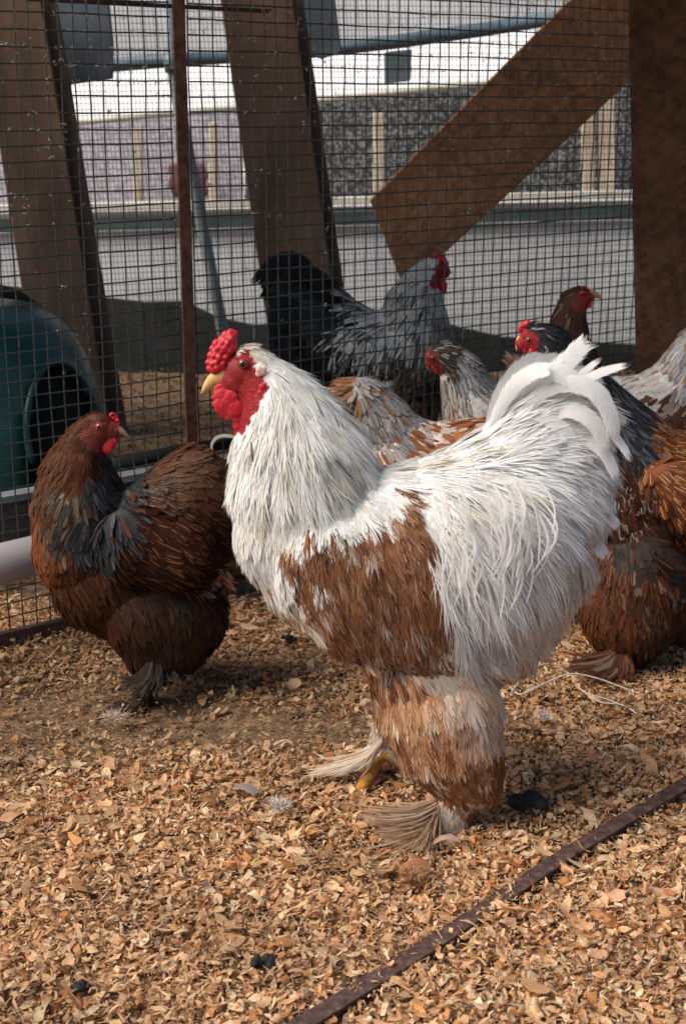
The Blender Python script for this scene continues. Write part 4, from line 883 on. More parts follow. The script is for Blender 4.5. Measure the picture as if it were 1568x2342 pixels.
gA = [
 (545, 850, 90, 1, 1, 'face'), (520, 850, 90, 1, 1, 'face'), (560, 815, 90, 1, 1, 'face'), (575, 880, 90, 1, 1, 'face'), (555, 930, 90, 1, 1, 'face'), (580, 915, 90, 1, 1, 'face'), (592, 890, 90, 1, 1, 'face'), (552, 960, 90, 1, 1, 'face'), (618, 915, 100, 30, 4.2, 'wh', .15, .1), (602, 950, 102, 30, 4.2, 'wh', .15, .1), (582, 980, 104, 28, 4.2, 'wh', .15, .1), (556, 1008, 100, 26, 4.5, 'wh', .2, .1), (530, 820, 90, 1, 1, 'face'),
 (548, 783, 5, 12, 3.0, 'crown', .1), (585, 790, 18, 16, 3.2, 'crown', .12), (618, 812, 38, 26, 4, 'wh', .12), (640, 850, 62, 38, 4, 'whneck', .12),
 (628, 905, 92, 48, 4.2, 'whneck', .15, .1), (690, 850, 42, 40, 4.2, 'wh', .1), (745, 900, 50, 45, 4.5, 'wh', .1), (700, 930, 68, 60, 4.5, 'whneck', .12), (790, 960, 52, 50, 5, 'whneck', .12), (640, 1000, 88, 65, 4.5, 'whneck', .12),
 (600, 980, 98, 45, 4.5, 'whneck', .15), (560, 1040, 96, 45, 5.5, 'wh', .12), (525, 1090, 94, 30, 6, 'wh', .2), (600, 1080, 90, 60, 5, 'whneck', .12), (700, 1040, 78, 68, 4.8, 'whneck', .12), (770, 1040, 62, 62, 5, 'whneck', .12),
 (700, 1110, 80, 42, 5, 'wh', .14), (780, 1100, 66, 42, 5, 'wh', .14), (850, 1080, 48, 42, 5.5, 'wh', .14), (620, 1150, 86, 30, 6, 'wh', .14), (700, 1170, 82, 22, 6, 'wh', .1), (790, 1165, 72, 22, 6, 'wh', .1), (860, 1130, 55, 28, 5.5, 'whb', .12),
 (545, 1170, 86, 30, 8, 'wh', .15), (570, 1240, 76, 32, 9, 'whb', .15), (600, 1290, 66, 32, 9, 'wh', .15), (620, 1230, 80, 35, 9, 'whb', .18), (640, 1340, 55, 30, 8, 'whtan', .15), (690, 1400, 50, 30, 8, 'whtan', .15), (750, 1450, 52, 30, 8, 'whtan', .15),
 (672, 1222, 80, 30, 6, 'br', .12), (740, 1215, 78, 30, 5.5, 'br', .12), (800, 1210, 74, 30, 5.5, 'br', .12), (850, 1190, 70, 30, 5.5, 'br', .12), (915, 1150, 60, 30, 5.5, 'br', .12), (960, 1230, 72, 34, 5.5, 'br', .12), (720, 1310, 72, 34, 6, 'br', .12), (800, 1310, 70, 36, 5.5, 'br', .12), (890, 1290, 72, 36, 5.5, 'br', .12),
 (975, 1330, 74, 36, 5.5, 'br', .12), (760, 1380, 66, 34, 6, 'br', .12), (840, 1390, 68, 36, 6, 'br', .12), (920, 1390, 72, 36, 6, 'br', .12), (965, 1410, 66, 30, 6, 'br', .12), (800, 1435, 50, 24, 8, 'brw', .12), (870, 1445, 50, 24, 9, 'brw', .12), (930, 1440, 50, 24, 9, 'brw', .12),
 (660, 1290, 68, 34, 10, 'wh', .12), (700, 1365, 58, 30, 9, 'whtan', .12), (1020, 1465, 25, 30, 12, 'cream', .12), (1090, 1470, 30, 40, 13, 'cream', .12),
 (900, 1055, 22, 46, 7, 'whb', .10), (980, 1045, 8, 46, 8, 'whb', .10), (950, 1100, 45, 48, 6, 'wh', .12), (1050, 1020, -20, 50, 9, 'whb', .12), (1110, 975, -42, 55, 14, 'whb', .14), (1150, 920, -48, 60, 18, 'whb', .14),
 (1000, 1130, 52, 70, 5, 'whb', .16, .2), (1010, 1220, 70, 85, 4.6, 'whb', .2, .2), (1030, 1310, 80, 80, 4.2, 'whb', .2, .15), (1070, 1110, 40, 75, 5.5, 'wh', .18, .35), (1090, 1210, 62, 85, 4.6, 'whb', .22, .35), (1100, 1310, 78, 75, 4.5, 'whb', .22, .2),
 (1150, 1090, 18, 70, 8, 'whb', .18, .35), (1170, 1190, 50, 75, 6, 'whb', .22, .4), (1170, 1010, -28, 60, 16, 'whb', .16), (1230, 950, -30, 60, 20, 'whb', .16, .05), (1280, 930, 10, 55, 22, 'whb', .2, .2), (1250, 1040, 5, 60, 18, 'whb', .2, .25),
 (1320, 1020, 40, 50, 20, 'whb', .6, .2), (1340, 1120, 60, 48, 18, 'whb', 1.3), (1260, 1140, 55, 50, 16, 'whb', .2, .1), (1240, 1230, 72, 42, 14, 'whb', .2), (1330, 1220, 66, 44, 15, 'cream', 1.4), (1290, 1320, 70, 40, 13, 'cream', 1.3), (1180, 1310, 82, 42, 12, 'cream', .2),
 (1200, 1400, 80, 36, 12, 'cream', .25), (1245, 1440, 64, 36, 11, 'cream', 1.2), (1120, 1400, 84, 36, 11, 'cream', .2), (1150, 1500, 84, 28, 10, 'tanw', .25), (1060, 1490, 80, 24, 8, 'tanw', .2),
 (820, 1500, 58, 28, 8, 'or', .15), (870, 1530, 64, 26, 7, 'or', .18), (940, 1520, 70, 28, 7, 'tan', .18), (1010, 1520, 78, 30, 8, 'tanw', .2), (1090, 1540, 84, 30, 9, 'tanw', .22), (870, 1600, 80, 26, 6, 'or', .2), (920, 1600, 78, 26, 6, 'or', .2), (990, 1600, 78, 28, 7, 'tan', .2), (1070, 1610, 82, 28, 8, 'tan', .22), (1130, 1600, 86, 28, 8, 'tanw', .25),
 (890, 1670, 72, 26, 6, 'or', .25), (950, 1670, 62, 22, 6, 'rust', .25), (1020, 1680, 68, 28, 7, 'rust', .25), (1100, 1680, 80, 28, 8, 'rust', .25), (960, 1725, 45, 16, 6, 'rust', .3), (1010, 1735, 50, 16, 6, 'rust', .4), (1070, 1750, 55, 18, 6, 'rust', .6), (1120, 1755, 72, 24, 7, 'rust', 1.0),
 (1000, 1775, 92, 16, 3.5, 'shank', .3), (1030, 1800, 96, 16, 3.5, 'shank', .3), (1010, 1850, 100, 16, 3.5, 'shank', .35), (1050, 1830, 80, 16, 3.5, 'shank', .3), (880, 1705, 110, 20, 3.5, 'shank', .25), (868, 1738, 130, 16, 3.5, 'shank', .25),
 (990, 1895, 130, 18, 3, 'shank', .25), (930, 1925, 180, 20, 3, 'toe', .3), (830, 1810, 180, 1, 1, 'toe'), (770, 1800, 1, 1, 1, 'toe'), (870, 1790, 1, 1, 1, 'toe'), (910, 1790, 1, 1, 1, 'toe'),
]
bodyA, nA = bird_body(A, YA, chA, gA, .0042, 5.0, 21, 34000, wk=.85, liftk=.22, jit=18, jlow=2.4, nstr=190000, sw=.0013)
# head
px_blob('face', [(555, 850, 42, 0, .72), (540, 870, 36, 0, .7), (575, 880, 40, 0, .72), (560, 915, 38, 0, .6), (585, 925, 30, 0, .6), (528, 862, 26, 0, .6), (530, 838, 24, 0, .7), (590, 860, 34, 0, .8), (575, 945, 26, 0, .5)], YA, M['combdull'], A, .0016, 3)
cb = [(x, y, 15, o_, .6) for o_ in (-.005, .005) for x, y in ((494, 840), (494, 824), (499, 808), (507, 796), (516, 785), (526, 776), (506, 834), (512, 816), (520, 800), (528, 790))]
cb += [(x, y, q_, o_, 1) for o_ in (-.003, .004) for x, y, q_ in ((480, 842, 8), (477, 828, 7), (482, 812, 8), (486, 797, 7), (495, 785, 9), (506, 775, 7), (516, 766, 9), (528, 760, 8), (537, 764, 8))]
cb += [(x, y, q_, sg*.0095, .8) for sg in (-1, 1) for x, y, q_ in ((498, 838, 7), (496, 826, 6), (503, 815, 8), (507, 803, 6), (515, 794, 8), (522, 783, 6), (530, 772, 7), (512, 828, 6), (518, 814, 6), (526, 800, 6), (486, 830, 5), (490, 812, 5), (499, 795, 6), (509, 783, 5))]
px_blob('comb', cb, YA, M['comb'], A, .0009, 6)
for sgn in (-1, 1):
    px_blob('wattle', [(505, 888, 14, sgn*.009, .35), (512, 905, 21, sgn*.011, .28), (516, 922, 24, sgn*.012, .25), (528, 930, 22, sgn*.012, .25), (528, 908, 20, sgn*.012, .3), (540, 930, 20, sgn*.013, .3), (495, 892, 6, sgn*.009, .5), (491, 905, 6, sgn*.010, .5), (493, 919, 6, sgn*.011, .5), (499, 934, 6, sgn*.012, .5), (509, 945, 6, sgn*.012, .5), (521, 951, 6, sgn*.012, .5)], YA, M['comb'], A, .0010, 4)
    px_blob('throat_wattle', [(548, 950, 16, sgn*.010, .4), (550, 970, 16, sgn*.009, .4), (547, 988, 10, sgn*.008, .4), (565, 950, 14, sgn*.012, .5), (594, 900, 9, sgn*.026, .4), (590, 925, 9, sgn*.024, .4), (580, 945, 10, sgn*.02, .4), (604, 875, 9, sgn*.027, .4), (600, 888, 8, sgn*.027, .4)], YA, M['comb'], A, .0011, 2)
    px_blob('ear_lobe', [(596, 838, 9, sgn*.0235, .5), (603, 842, 9, sgn*.0235, .4), (594, 847, 8, sgn*.023, .4), (606, 836, 7, sgn*.0235, .4)], YA, M['lobe'], A, .0009, 6)
beak(A, YA, (520, 862), (453, 882), 24, 'beak', .30)
eye(A, 558, 826, 11, YA, .0165)
# tail
TW = (.80, .79, .77); TE = (.83, .82, .80)
tails = [([(1140, 1020), (1225, 905), (1290, 830), (1352, 772)], 50, .9), ([(1180, 1010), (1255, 925), (1312, 868), (1376, 818)], 20, .3), ([(1180, 1030), (1270, 920), (1350, 862), (1442, 832)], 26, .15),
 ([(1150, 990), (1250, 890), (1345, 885), (1392, 945), (1402, 1010)], 62, .6), ([(1150, 1000), (1200, 900), (1260, 850), (1330, 880)], 70, .7), ([(1120, 980), (1165, 895), (1215, 852), (1262, 846)], 55, .5), ([(1180, 1040), (1290, 950), (1370, 970), (1415, 1010), (1444, 1056)], 30, .5),
 ([(1190, 1060), (1300, 1000), (1375, 1030), (1412, 1105)], 44, .4), ([(1200, 1100), (1300, 1070), (1370, 1110), (1402, 1190)], 54, .6), ([(1200, 1130), (1290, 1120), (1370, 1165), (1418, 1212)], 44, .5), ([(1200, 1170), (1290, 1180), (1350, 1230), (1388, 1280)], 52, .6),
 ([(1180, 1010), (1280, 940), (1350, 960), (1390, 1040)], 60, .6), ([(1160, 1000), (1240, 930), (1310, 930), (1360, 990)], 66, .7), ([(1190, 1080), (1270, 1030), (1340, 1060), (1380, 1140)], 60, .6), ([(1190, 1230), (1260, 1250), (1310, 1300), (1330, 1350)], 48, .6), ([(1160, 1000), (1220, 950), (1290, 985), (1330, 1060)], 50, .6)]
for i, (pp, wd, tp) in enumerate(tails):
    off = -.022-.006*(i % 4)+(.03 if i in (0, 1, 2) else 0)
    p3 = [P(x, y, YA+off*(.4+.6*k/(len(pp)-1))) for k, (x, y) in enumerate(pp)]
    long_feather('tail_feather', A, p3, wd*mpp(YA)*(.8 if i > 2 else 1.0), TW, TE, .0, tp, (0, -1, .25+.1*(i % 3)), twist=.3)
    if i > 2:
        p3 = [(p[0], 2*YA-p[1], p[2]) for p in p3]; long_feather('tail_feather', A, p3, wd*mpp(YA), TW, TE, .0, tp, (0, 1, .25), twist=.3)
# long curved saddle plumes over the flank
for i in range(60):
    r = random.Random(100+i); x0_, y0_ = r.uniform(985, 1190), r.uniform(1060, 1200); ln = r.uniform(130, 235); bw = r.uniform(20, 90)
    pp = [(x0_, y0_), (x0_+bw*.7, y0_+ln*.28), (x0_+bw, y0_+ln*.65), (x0_+bw*r.uniform(.3, .95), y0_+ln)]
    long_feather('saddle_feather', A, [P(x, y, YA-.128-.012*k+.04*(x0_-985)/205) for k, (x, y) in enumerate(pp)], r.uniform(2.5, 5)*mpp(YA)*1.3, (.79, .78, .75), (.82, .81, .78), 0, .1, (0, -1, .1))
# grey streaked hackles
for x0_, y0_, dx_, dy_, wd in ((712, 895, 28, 62, 9), (755, 930, 22, 50, 9), (772, 950, 16, 35, 7), (700, 990, 10, 50, 6), (715, 1040, 14, 50, 10), (574, 1010, 4, 50, 15), (668, 1010, 3, 40, 5), (625, 850, 40, 30, 7), (1010, 1200, 30, 40, 8), (1020, 1320, 10, 70, 5), (1000, 1230, 24, 50, 5)):
    offs = {0: 0}.get(0); half = np.interp(y0_, [840, 900, 980, 1050, 1150, 1250], [.030, .042, .060, .072, .085, .115])
    long_feather('streaked_feather', A, [P(x0_, y0_, YA-half-.006), P(x0_+dx_*.5, y0_+dy_*.45, YA-half-.014), P(x0_+dx_, y0_+dy_, YA-half-.016)], wd*mpp(YA)*.55, (.16, .145, .135), (.55, .52, .48), 0, .05, (0, -1, .2))
# foot feathering
def PA(x, y, Y): return P(x, y, Y)
tuft('near_foot_feathers', A, [[PA(995, 1830, 1.645), PA(950, 1850, 1.63), PA(880, 1858, 1.62), PA(795, 1848, 1.615)], [PA(985, 1870, 1.645), PA(935, 1888, 1.625), PA(875, 1892, 1.615), PA(815, 1885, 1.61)], [PA(985, 1885, 1.64), PA(945, 1905, 1.62), PA(905, 1915, 1.605), PA(860, 1918, 1.60)], [PA(985, 1870, 1.64), PA(968, 1905, 1.62), PA(958, 1925, 1.61), PA(935, 1940, 1.60)], [PA(1000, 1870, 1.635), PA(990, 1905, 1.62), PA(985, 1928, 1.61), PA(975, 1945, 1.60)]], .0028, 'footf', 300, .008, .014, 1)
tuft('far_foot_feathers', A, [[PA(872, 1690, 1.765), PA(850, 1718, 1.76), PA(800, 1740, 1.755), PA(735, 1752, 1.75)], [PA(868, 1715, 1.765), PA(815, 1745, 1.755), PA(750, 1762, 1.75), PA(680, 1772, 1.75)], [PA(866, 1690, 1.765), PA(852, 1720, 1.76), PA(838, 1740, 1.755), PA(815, 1758, 1.75)]], .0028, 'shank', 200, .005, .008, 2)
for (bx, by, Y), (tx, ty, Y2) in (((740, 1803, 1.775), (722, 1812, 1.77)), ((798, 1838, 1.74), (786, 1852, 1.735)), ((916, 1796, 1.815), (926, 1812, 1.82)), ((882, 1922, 1.63), (862, 1928, 1.62))):
    a, b_ = PA(bx, by, Y), PA(tx, ty, Y2); a[2] = max(a[2], .008); b_[2] = max(b_[2], .004); tube('claw', [a, (a+b_)/2+np.array((0, 0, .001)), b_], [.0035, .0025, .0006], M['claw'], A, 8)
tube('spur', [PA(888, 1722, 1.78), PA(905, 1738, 1.775), PA(912, 1755, 1.77)], [.006, .004, .001], M['claw'], A, 8)

# ================================================================ the brown hen on the left
YB = 2.12
B = empty('hen', (P(350, 1560, YB)[0], YB, 0), 'rust brown hen with grey laced neck looking right at the left of the picture', 'hen')
chB = [
 [(222, 982, 40, 0, .66), (200, 1000, 42, 0, .7), (182, 1040, 54, 0, .75), (178, 1090, 80, 0, .8), (185, 1160, 106, 0, .85), (198, 1250, 120, 0, .85), (235, 1320, 122, 0, .85), (300, 1290, 148, 0, .75), (390, 1220, 140, 0, .75), (432, 1150, 112, 0, .75), (440, 1095, 72, 0, .7), (480, 1100, 55, 0, .6)],
 [(390, 1220, 140, 0, .75), (460, 1230, 90, 0, .8), (540, 1285, 30, -.01, .6), (580, 1305, 12, -.01, .5)],
 [(235, 1320, 120, 0, .85), (300, 1370, 110, 0, .8), (360, 1390, 118, -.03, .7), (408, 1390, 112, -.03, .7), (400, 1430, 90, -.04, .7)],
 [(345, 1450, 62, -.045, .8), (345, 1500, 32, -.05, .9), (345, 1560, 22, -.055, 1)], [(345, 1565, 16, -.055, 1), (310, 1570, 9, -.07, 1), (280, 1574, 7, -.08, 1)], [(345, 1568, 14, -.055, 1), (335, 1585, 9, -.09, 1)],
 [(410, 1450, 60, .03, .8), (405, 1500, 28, .04, .9), (400, 1530, 20, .04, 1)],
 [(330, 1210, 90, -.085, .35), (400, 1230, 80, -.09, .3), (460, 1260, 45, -.085, .3)],
]
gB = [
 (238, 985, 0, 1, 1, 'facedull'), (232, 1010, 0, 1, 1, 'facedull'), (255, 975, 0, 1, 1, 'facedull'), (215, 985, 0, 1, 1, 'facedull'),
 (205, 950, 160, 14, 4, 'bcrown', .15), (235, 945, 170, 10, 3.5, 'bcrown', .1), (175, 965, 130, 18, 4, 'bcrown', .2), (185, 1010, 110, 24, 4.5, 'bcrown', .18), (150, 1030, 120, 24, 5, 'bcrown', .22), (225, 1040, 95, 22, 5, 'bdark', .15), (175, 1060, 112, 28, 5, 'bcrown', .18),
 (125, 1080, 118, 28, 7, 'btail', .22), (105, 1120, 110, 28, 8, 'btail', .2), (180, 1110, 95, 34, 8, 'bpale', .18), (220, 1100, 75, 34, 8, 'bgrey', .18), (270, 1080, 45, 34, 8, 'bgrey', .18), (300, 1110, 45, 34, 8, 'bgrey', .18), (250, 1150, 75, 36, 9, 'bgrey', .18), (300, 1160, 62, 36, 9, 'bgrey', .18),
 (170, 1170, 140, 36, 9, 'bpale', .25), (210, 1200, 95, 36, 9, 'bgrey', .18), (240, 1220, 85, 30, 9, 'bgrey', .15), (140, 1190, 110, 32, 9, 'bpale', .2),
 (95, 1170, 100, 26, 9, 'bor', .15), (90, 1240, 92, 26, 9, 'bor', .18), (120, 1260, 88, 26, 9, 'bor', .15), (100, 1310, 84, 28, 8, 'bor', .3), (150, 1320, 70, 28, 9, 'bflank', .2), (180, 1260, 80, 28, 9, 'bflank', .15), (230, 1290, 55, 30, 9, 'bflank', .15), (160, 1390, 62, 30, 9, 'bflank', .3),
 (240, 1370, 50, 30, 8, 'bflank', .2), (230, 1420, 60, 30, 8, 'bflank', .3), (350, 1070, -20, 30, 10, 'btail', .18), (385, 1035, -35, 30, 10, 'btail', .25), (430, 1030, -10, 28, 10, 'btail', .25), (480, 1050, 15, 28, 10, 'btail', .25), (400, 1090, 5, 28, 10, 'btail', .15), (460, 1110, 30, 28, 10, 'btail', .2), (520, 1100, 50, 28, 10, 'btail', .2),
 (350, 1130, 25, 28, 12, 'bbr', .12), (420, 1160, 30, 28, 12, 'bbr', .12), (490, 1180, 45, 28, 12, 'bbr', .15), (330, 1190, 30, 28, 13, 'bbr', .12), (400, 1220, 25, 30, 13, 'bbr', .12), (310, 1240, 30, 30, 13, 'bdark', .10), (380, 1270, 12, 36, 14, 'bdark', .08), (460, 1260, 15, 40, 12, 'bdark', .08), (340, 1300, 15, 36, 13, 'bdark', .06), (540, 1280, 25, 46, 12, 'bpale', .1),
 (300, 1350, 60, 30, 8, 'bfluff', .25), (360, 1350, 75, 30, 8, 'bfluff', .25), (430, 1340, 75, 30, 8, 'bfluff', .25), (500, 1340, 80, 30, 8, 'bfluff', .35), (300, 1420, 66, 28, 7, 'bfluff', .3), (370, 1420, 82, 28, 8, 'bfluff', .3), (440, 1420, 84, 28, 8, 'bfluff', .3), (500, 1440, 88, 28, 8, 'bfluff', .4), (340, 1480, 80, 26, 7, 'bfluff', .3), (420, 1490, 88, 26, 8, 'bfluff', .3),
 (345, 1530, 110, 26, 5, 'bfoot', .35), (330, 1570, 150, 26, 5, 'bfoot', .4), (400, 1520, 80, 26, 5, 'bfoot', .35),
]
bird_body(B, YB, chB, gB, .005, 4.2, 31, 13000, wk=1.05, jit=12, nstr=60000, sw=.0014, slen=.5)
px_blob('comb', [(256, 950, 6, 0), (262, 954, 7, 0), (267, 961, 6, 0), (272, 968, 5, 0), (258, 945, 4, -.004), (266, 952, 4, .004), (271, 960, 4, -.004), (263, 948, 4, 0)], YB, M['comb'], B, .0012, 1)
for sgn in (-1, 1):
    px_blob('wattle', [(256, 1000, 8, sgn*.006, .4), (252, 1012, 12, sgn*.008, .35), (248, 1022, 13, sgn*.009, .3), (260, 1008, 10, sgn*.006, .35)], YB, M['comb'], B, .0012, 2)
    px_blob('ear_lobe', [(206, 990, 7, sgn*.017, .5), (210, 1002, 6, sgn*.018, .5), (214, 1014, 5, sgn*.018, .5)], YB, M['combdull'], B, .0012, 2)
px_blob('face', [(240, 985, 28, 0, .7), (255, 985, 20, 0, .6), (228, 992, 26, 0, .8), (240, 1000, 22, 0, .6)], YB, M['faceb'], B, .0016, 3)
beak(B, YB, (260, 983), (298, 992), 12, 'beakdark', .3); eye(B, 231, 971, 8.5, YB, .0135)
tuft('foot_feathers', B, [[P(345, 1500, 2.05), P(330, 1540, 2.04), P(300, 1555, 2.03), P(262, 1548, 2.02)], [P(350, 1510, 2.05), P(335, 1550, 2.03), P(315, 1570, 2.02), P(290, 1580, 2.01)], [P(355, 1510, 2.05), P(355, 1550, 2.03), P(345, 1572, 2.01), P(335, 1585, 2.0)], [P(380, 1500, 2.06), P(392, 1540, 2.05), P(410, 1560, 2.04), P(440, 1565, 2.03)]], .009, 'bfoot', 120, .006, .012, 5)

# ================================================================ laced hen on the right with the black neck
YF = 2.24
Fh = empty('hen', (P(1410, 1530, YF)[0], YF, 0), 'black necked hen with copper brown laced wing, half hidden by the white tail', 'hen')
chF = [
 [(1222, 775, 36, 0, .66), (1248, 785, 42, 0, .72), (1275, 820, 50, 0, .8), (1320, 880, 58, 0, .85), (1375, 940, 66, 0, .9), (1425, 1010, 90, 0, .9), (1480, 1090, 115, 0, .9), (1560, 1120, 128, 0, .85), (1660, 1110, 140, 0, .8), (1760, 1060, 110, 0, .7), (1800, 1000, 60, 0, .6)],
 [(1480, 1090, 115, 0, .9), (1450, 1160, 95, 0, .95), (1500, 1230, 110, 0, .9), (1600, 1250, 130, 0, .85), (1560, 1330, 140, 0, .8)],
 [(1500, 1240, 100, -.02, .9), (1465, 1320, 118, -.03, .8), (1432, 1385, 110, -.035, .8), (1425, 1440, 70, -.04, .85)],
 [(1425, 1440, 60, -.04, .85), (1415, 1490, 30, -.045, 1), (1405, 1535, 22, -.05, 1)], [(1405, 1538, 16, -.05, 1), (1370, 1542, 9, -.06, 1), (1335, 1546, 7, -.07, 1)], [(1405, 1540, 14, -.05), (1385, 1552, 9, -.09)],
 [(1570, 1360, 80, .05, .9), (1560, 1430, 40, .05, 1), (1550, 1490, 22, .05, 1)],
 [(1510, 1080, 60, -.085, .4), (1570, 1120, 90, -.10, .35), (1650, 1150, 90, -.10, .35)],
]
gF = [
 (1205, 775, 0, 1, 1, 'face'), (1212, 800, 0, 1, 1, 'face'), (1200, 790, 0, 1, 1, 'face'),
 (1222, 748, 15, 14, 4, 'blackn', .15), (1250, 760, 35, 22, 5, 'blackn', .15), (1240, 810, 75, 26, 5, 'blackn', .15), (1290, 800, 50, 28, 6, 'blackn', .15), (1290, 870, 60, 32, 7, 'blackn', .12), (1350, 880, 52, 34, 7, 'blackn', .12), (1390, 940, 50, 36, 7, 'blackn2', .12), (1430, 980, 48, 36, 7, 'blackn2', .12), (1370, 1000, 70, 32, 8, 'blackn', .12),
 (1420, 1040, 80, 28, 11, 'spot', .15), (1400, 1110, 88, 26, 12, 'spot', .15), (1450, 1100, 80, 26, 13, 'spot', .15), (1430, 1170, 80, 26, 13, 'spot', .15), (1490, 1160, 70, 26, 12, 'bdark', .1),
 (1500, 1010, 15, 26, 11, 'lrust', .12), (1560, 1010, 10, 26, 12, 'lrust', .12), (1500, 1070, 30, 26, 12, 'lrust', .12), (1560, 1090, 30, 26, 13, 'lrust', .12), (1540, 1150, 40, 30, 13, 'lrust', .12), (1570, 1200, 50, 34, 13, 'lrust', .12), (1480, 1210, 20, 36, 12, 'bdark', .06),
 (1440, 1235, 60, 24, 8, 'fdark', .35), (1520, 1245, 50, 24, 8, 'fdark', .4), (1560, 1290, 70, 26, 9, 'fdark', .3), (1380, 1290, 82, 28, 9, 'lrustd', .25), (1430, 1300, 78, 30, 10, 'lrustd', .2), (1480, 1330, 76, 28, 9, 'lrustd', .2), (1550, 1370, 80, 26, 8, 'fdark', .3),
 (1345, 1340, 95, 28, 8, 'ffl', .3), (1380, 1400, 84, 28, 8, 'ffl', .3), (1440, 1410, 84, 28, 9, 'lrustd', .25), (1500, 1420, 88, 28, 8, 'fdark', .35), (1430, 1470, 95, 22, 6, 'bfluff', .3), (1340, 1400, 100, 24, 7, 'ffl', .35), (1410, 1510, 110, 20, 5, 'fdark', .3),
]
bird_body(Fh, YF, chF, gF, .0055, 3.8, 41, 12000, wk=1.15, jit=12, nstr=40000, sw=.0014, slen=.5)
px_blob('comb', [(1190, 752, 7, 0), (1196, 745, 8, 0), (1204, 740, 8, 0), (1198, 752, 8, 0), (1207, 748, 7, 0), (1192, 745, 5, -.003)], YF, M['comb'], Fh, .0012, 1)
for sgn in (-1, 1): px_blob('wattle', [(1212, 800, 7, sgn*.014, .4), (1214, 815, 9, sgn*.015, .35), (1216, 830, 9, sgn*.015, .3), (1215, 842, 6, sgn*.015, .3)], YF, M['comb'], Fh, .0012, 2)
px_blob('face', [(1205, 780, 22, 0, .7), (1195, 785, 17, 0, .6), (1212, 795, 20, 0, .7)], YF, M['combdull'], Fh, .0016, 3)
beak(Fh, YF, (1194, 778), (1174, 796), 11, 'beak', .3); eye(Fh, 1206, 774, 6.5, YF, .0125)
tuft('foot_feathers', Fh, [[P(1415, 1470, 2.17), P(1395, 1500, 2.15), P(1345, 1510, 2.14), P(1285, 1508, 2.13)], [P(1415, 1490, 2.17), P(1380, 1520, 2.14), P(1340, 1530, 2.13), P(1300, 1530, 2.12)], [P(1415, 1495, 2.16), P(1400, 1530, 2.14), P(1380, 1548, 2.12), P(1350, 1555, 2.10)], [P(1430, 1490, 2.16), P(1440, 1520, 2.15), P(1445, 1540, 2.13), P(1440, 1552, 2.12)]], .014, 'lrustd', 90, .006, .012, 6)

def simple_legs(ground_y, xs_, top, r=24):
    return [[(x, top, r*2.6, o, .8), (x, top+(ground_y-top)*.45, r*1.2, o, .9), (x-3, ground_y-12, r*.7, o, 1), (x-30, ground_y-6, r*.35, o, 1)] for x, o in xs_]
# ================================================================ grey laced hen, head hidden
YE = 2.36
E = empty('hen', (P(1010, 1455, YE)[0], YE, 0), 'grey laced hen bending its neck behind the white rooster, rust back', 'hen')
chE = [[(770, 925, 32, 0, .7), (795, 905, 42, 0, .75), (832, 918, 54, 0, .8), (872, 962, 64, 0, .85), (915, 1010, 68, 0, .9), (975, 1045, 76, 0, .95), (1050, 1045, 84, 0, .95), (1100, 1040, 82, 0, .9)],
       [(915, 1060, 90, 0, .9), (1000, 1130, 130, 0, .8), (1090, 1120, 120, 0, .8), (1030, 1210, 110, 0, .8)]]+simple_legs(1458, ((1000, -.05), (1050, .05)), 1290)
gE = [(785, 870, 200, 18, 5, 'rtop', .2), (800, 905, 160, 22, 6, 'rtop', .2), (770, 920, 150, 20, 5, 'rtop', .15), (835, 890, 50, 24, 7, 'glace', .12), (830, 930, 70, 26, 8, 'glace', .12), (880, 940, 52, 26, 9, 'glace', .12), (870, 990, 62, 26, 9, 'glace', .12), (925, 980, 42, 26, 8, 'glace', .1),
      (950, 1000, 20, 26, 8, 'wrust', .1), (1000, 990, 8, 26, 8, 'wrust', .1), (900, 1030, 50, 26, 9, 'wrust', .12), (980, 1020, 15, 26, 9, 'orust', .12), (1050, 1000, -5, 24, 9, 'orust', .14), (1090, 970, -20, 24, 9, 'orust', .15), (1060, 970, -10, 24, 9, 'orust', .15), (1000, 1100, 60, 28, 12, 'orust', .1), (1020, 1250, 85, 26, 9, 'bflank', .25), (1000, 1400, 90, 18, 5, 'bfoot', .3)]
bird_body(E, YE, chE, gE, .006, 3.6, 51, 6000, wk=1.25, jit=10)
px_blob('face', [(752, 930, 20, 0, .7), (748, 938, 16, 0, .7)], YE, M['faceb'], E, .002, 2); beak(E, YE, (738, 935), (708, 950), 10, 'beakdark'); eye(E, 752, 926, 6, YE, .010)
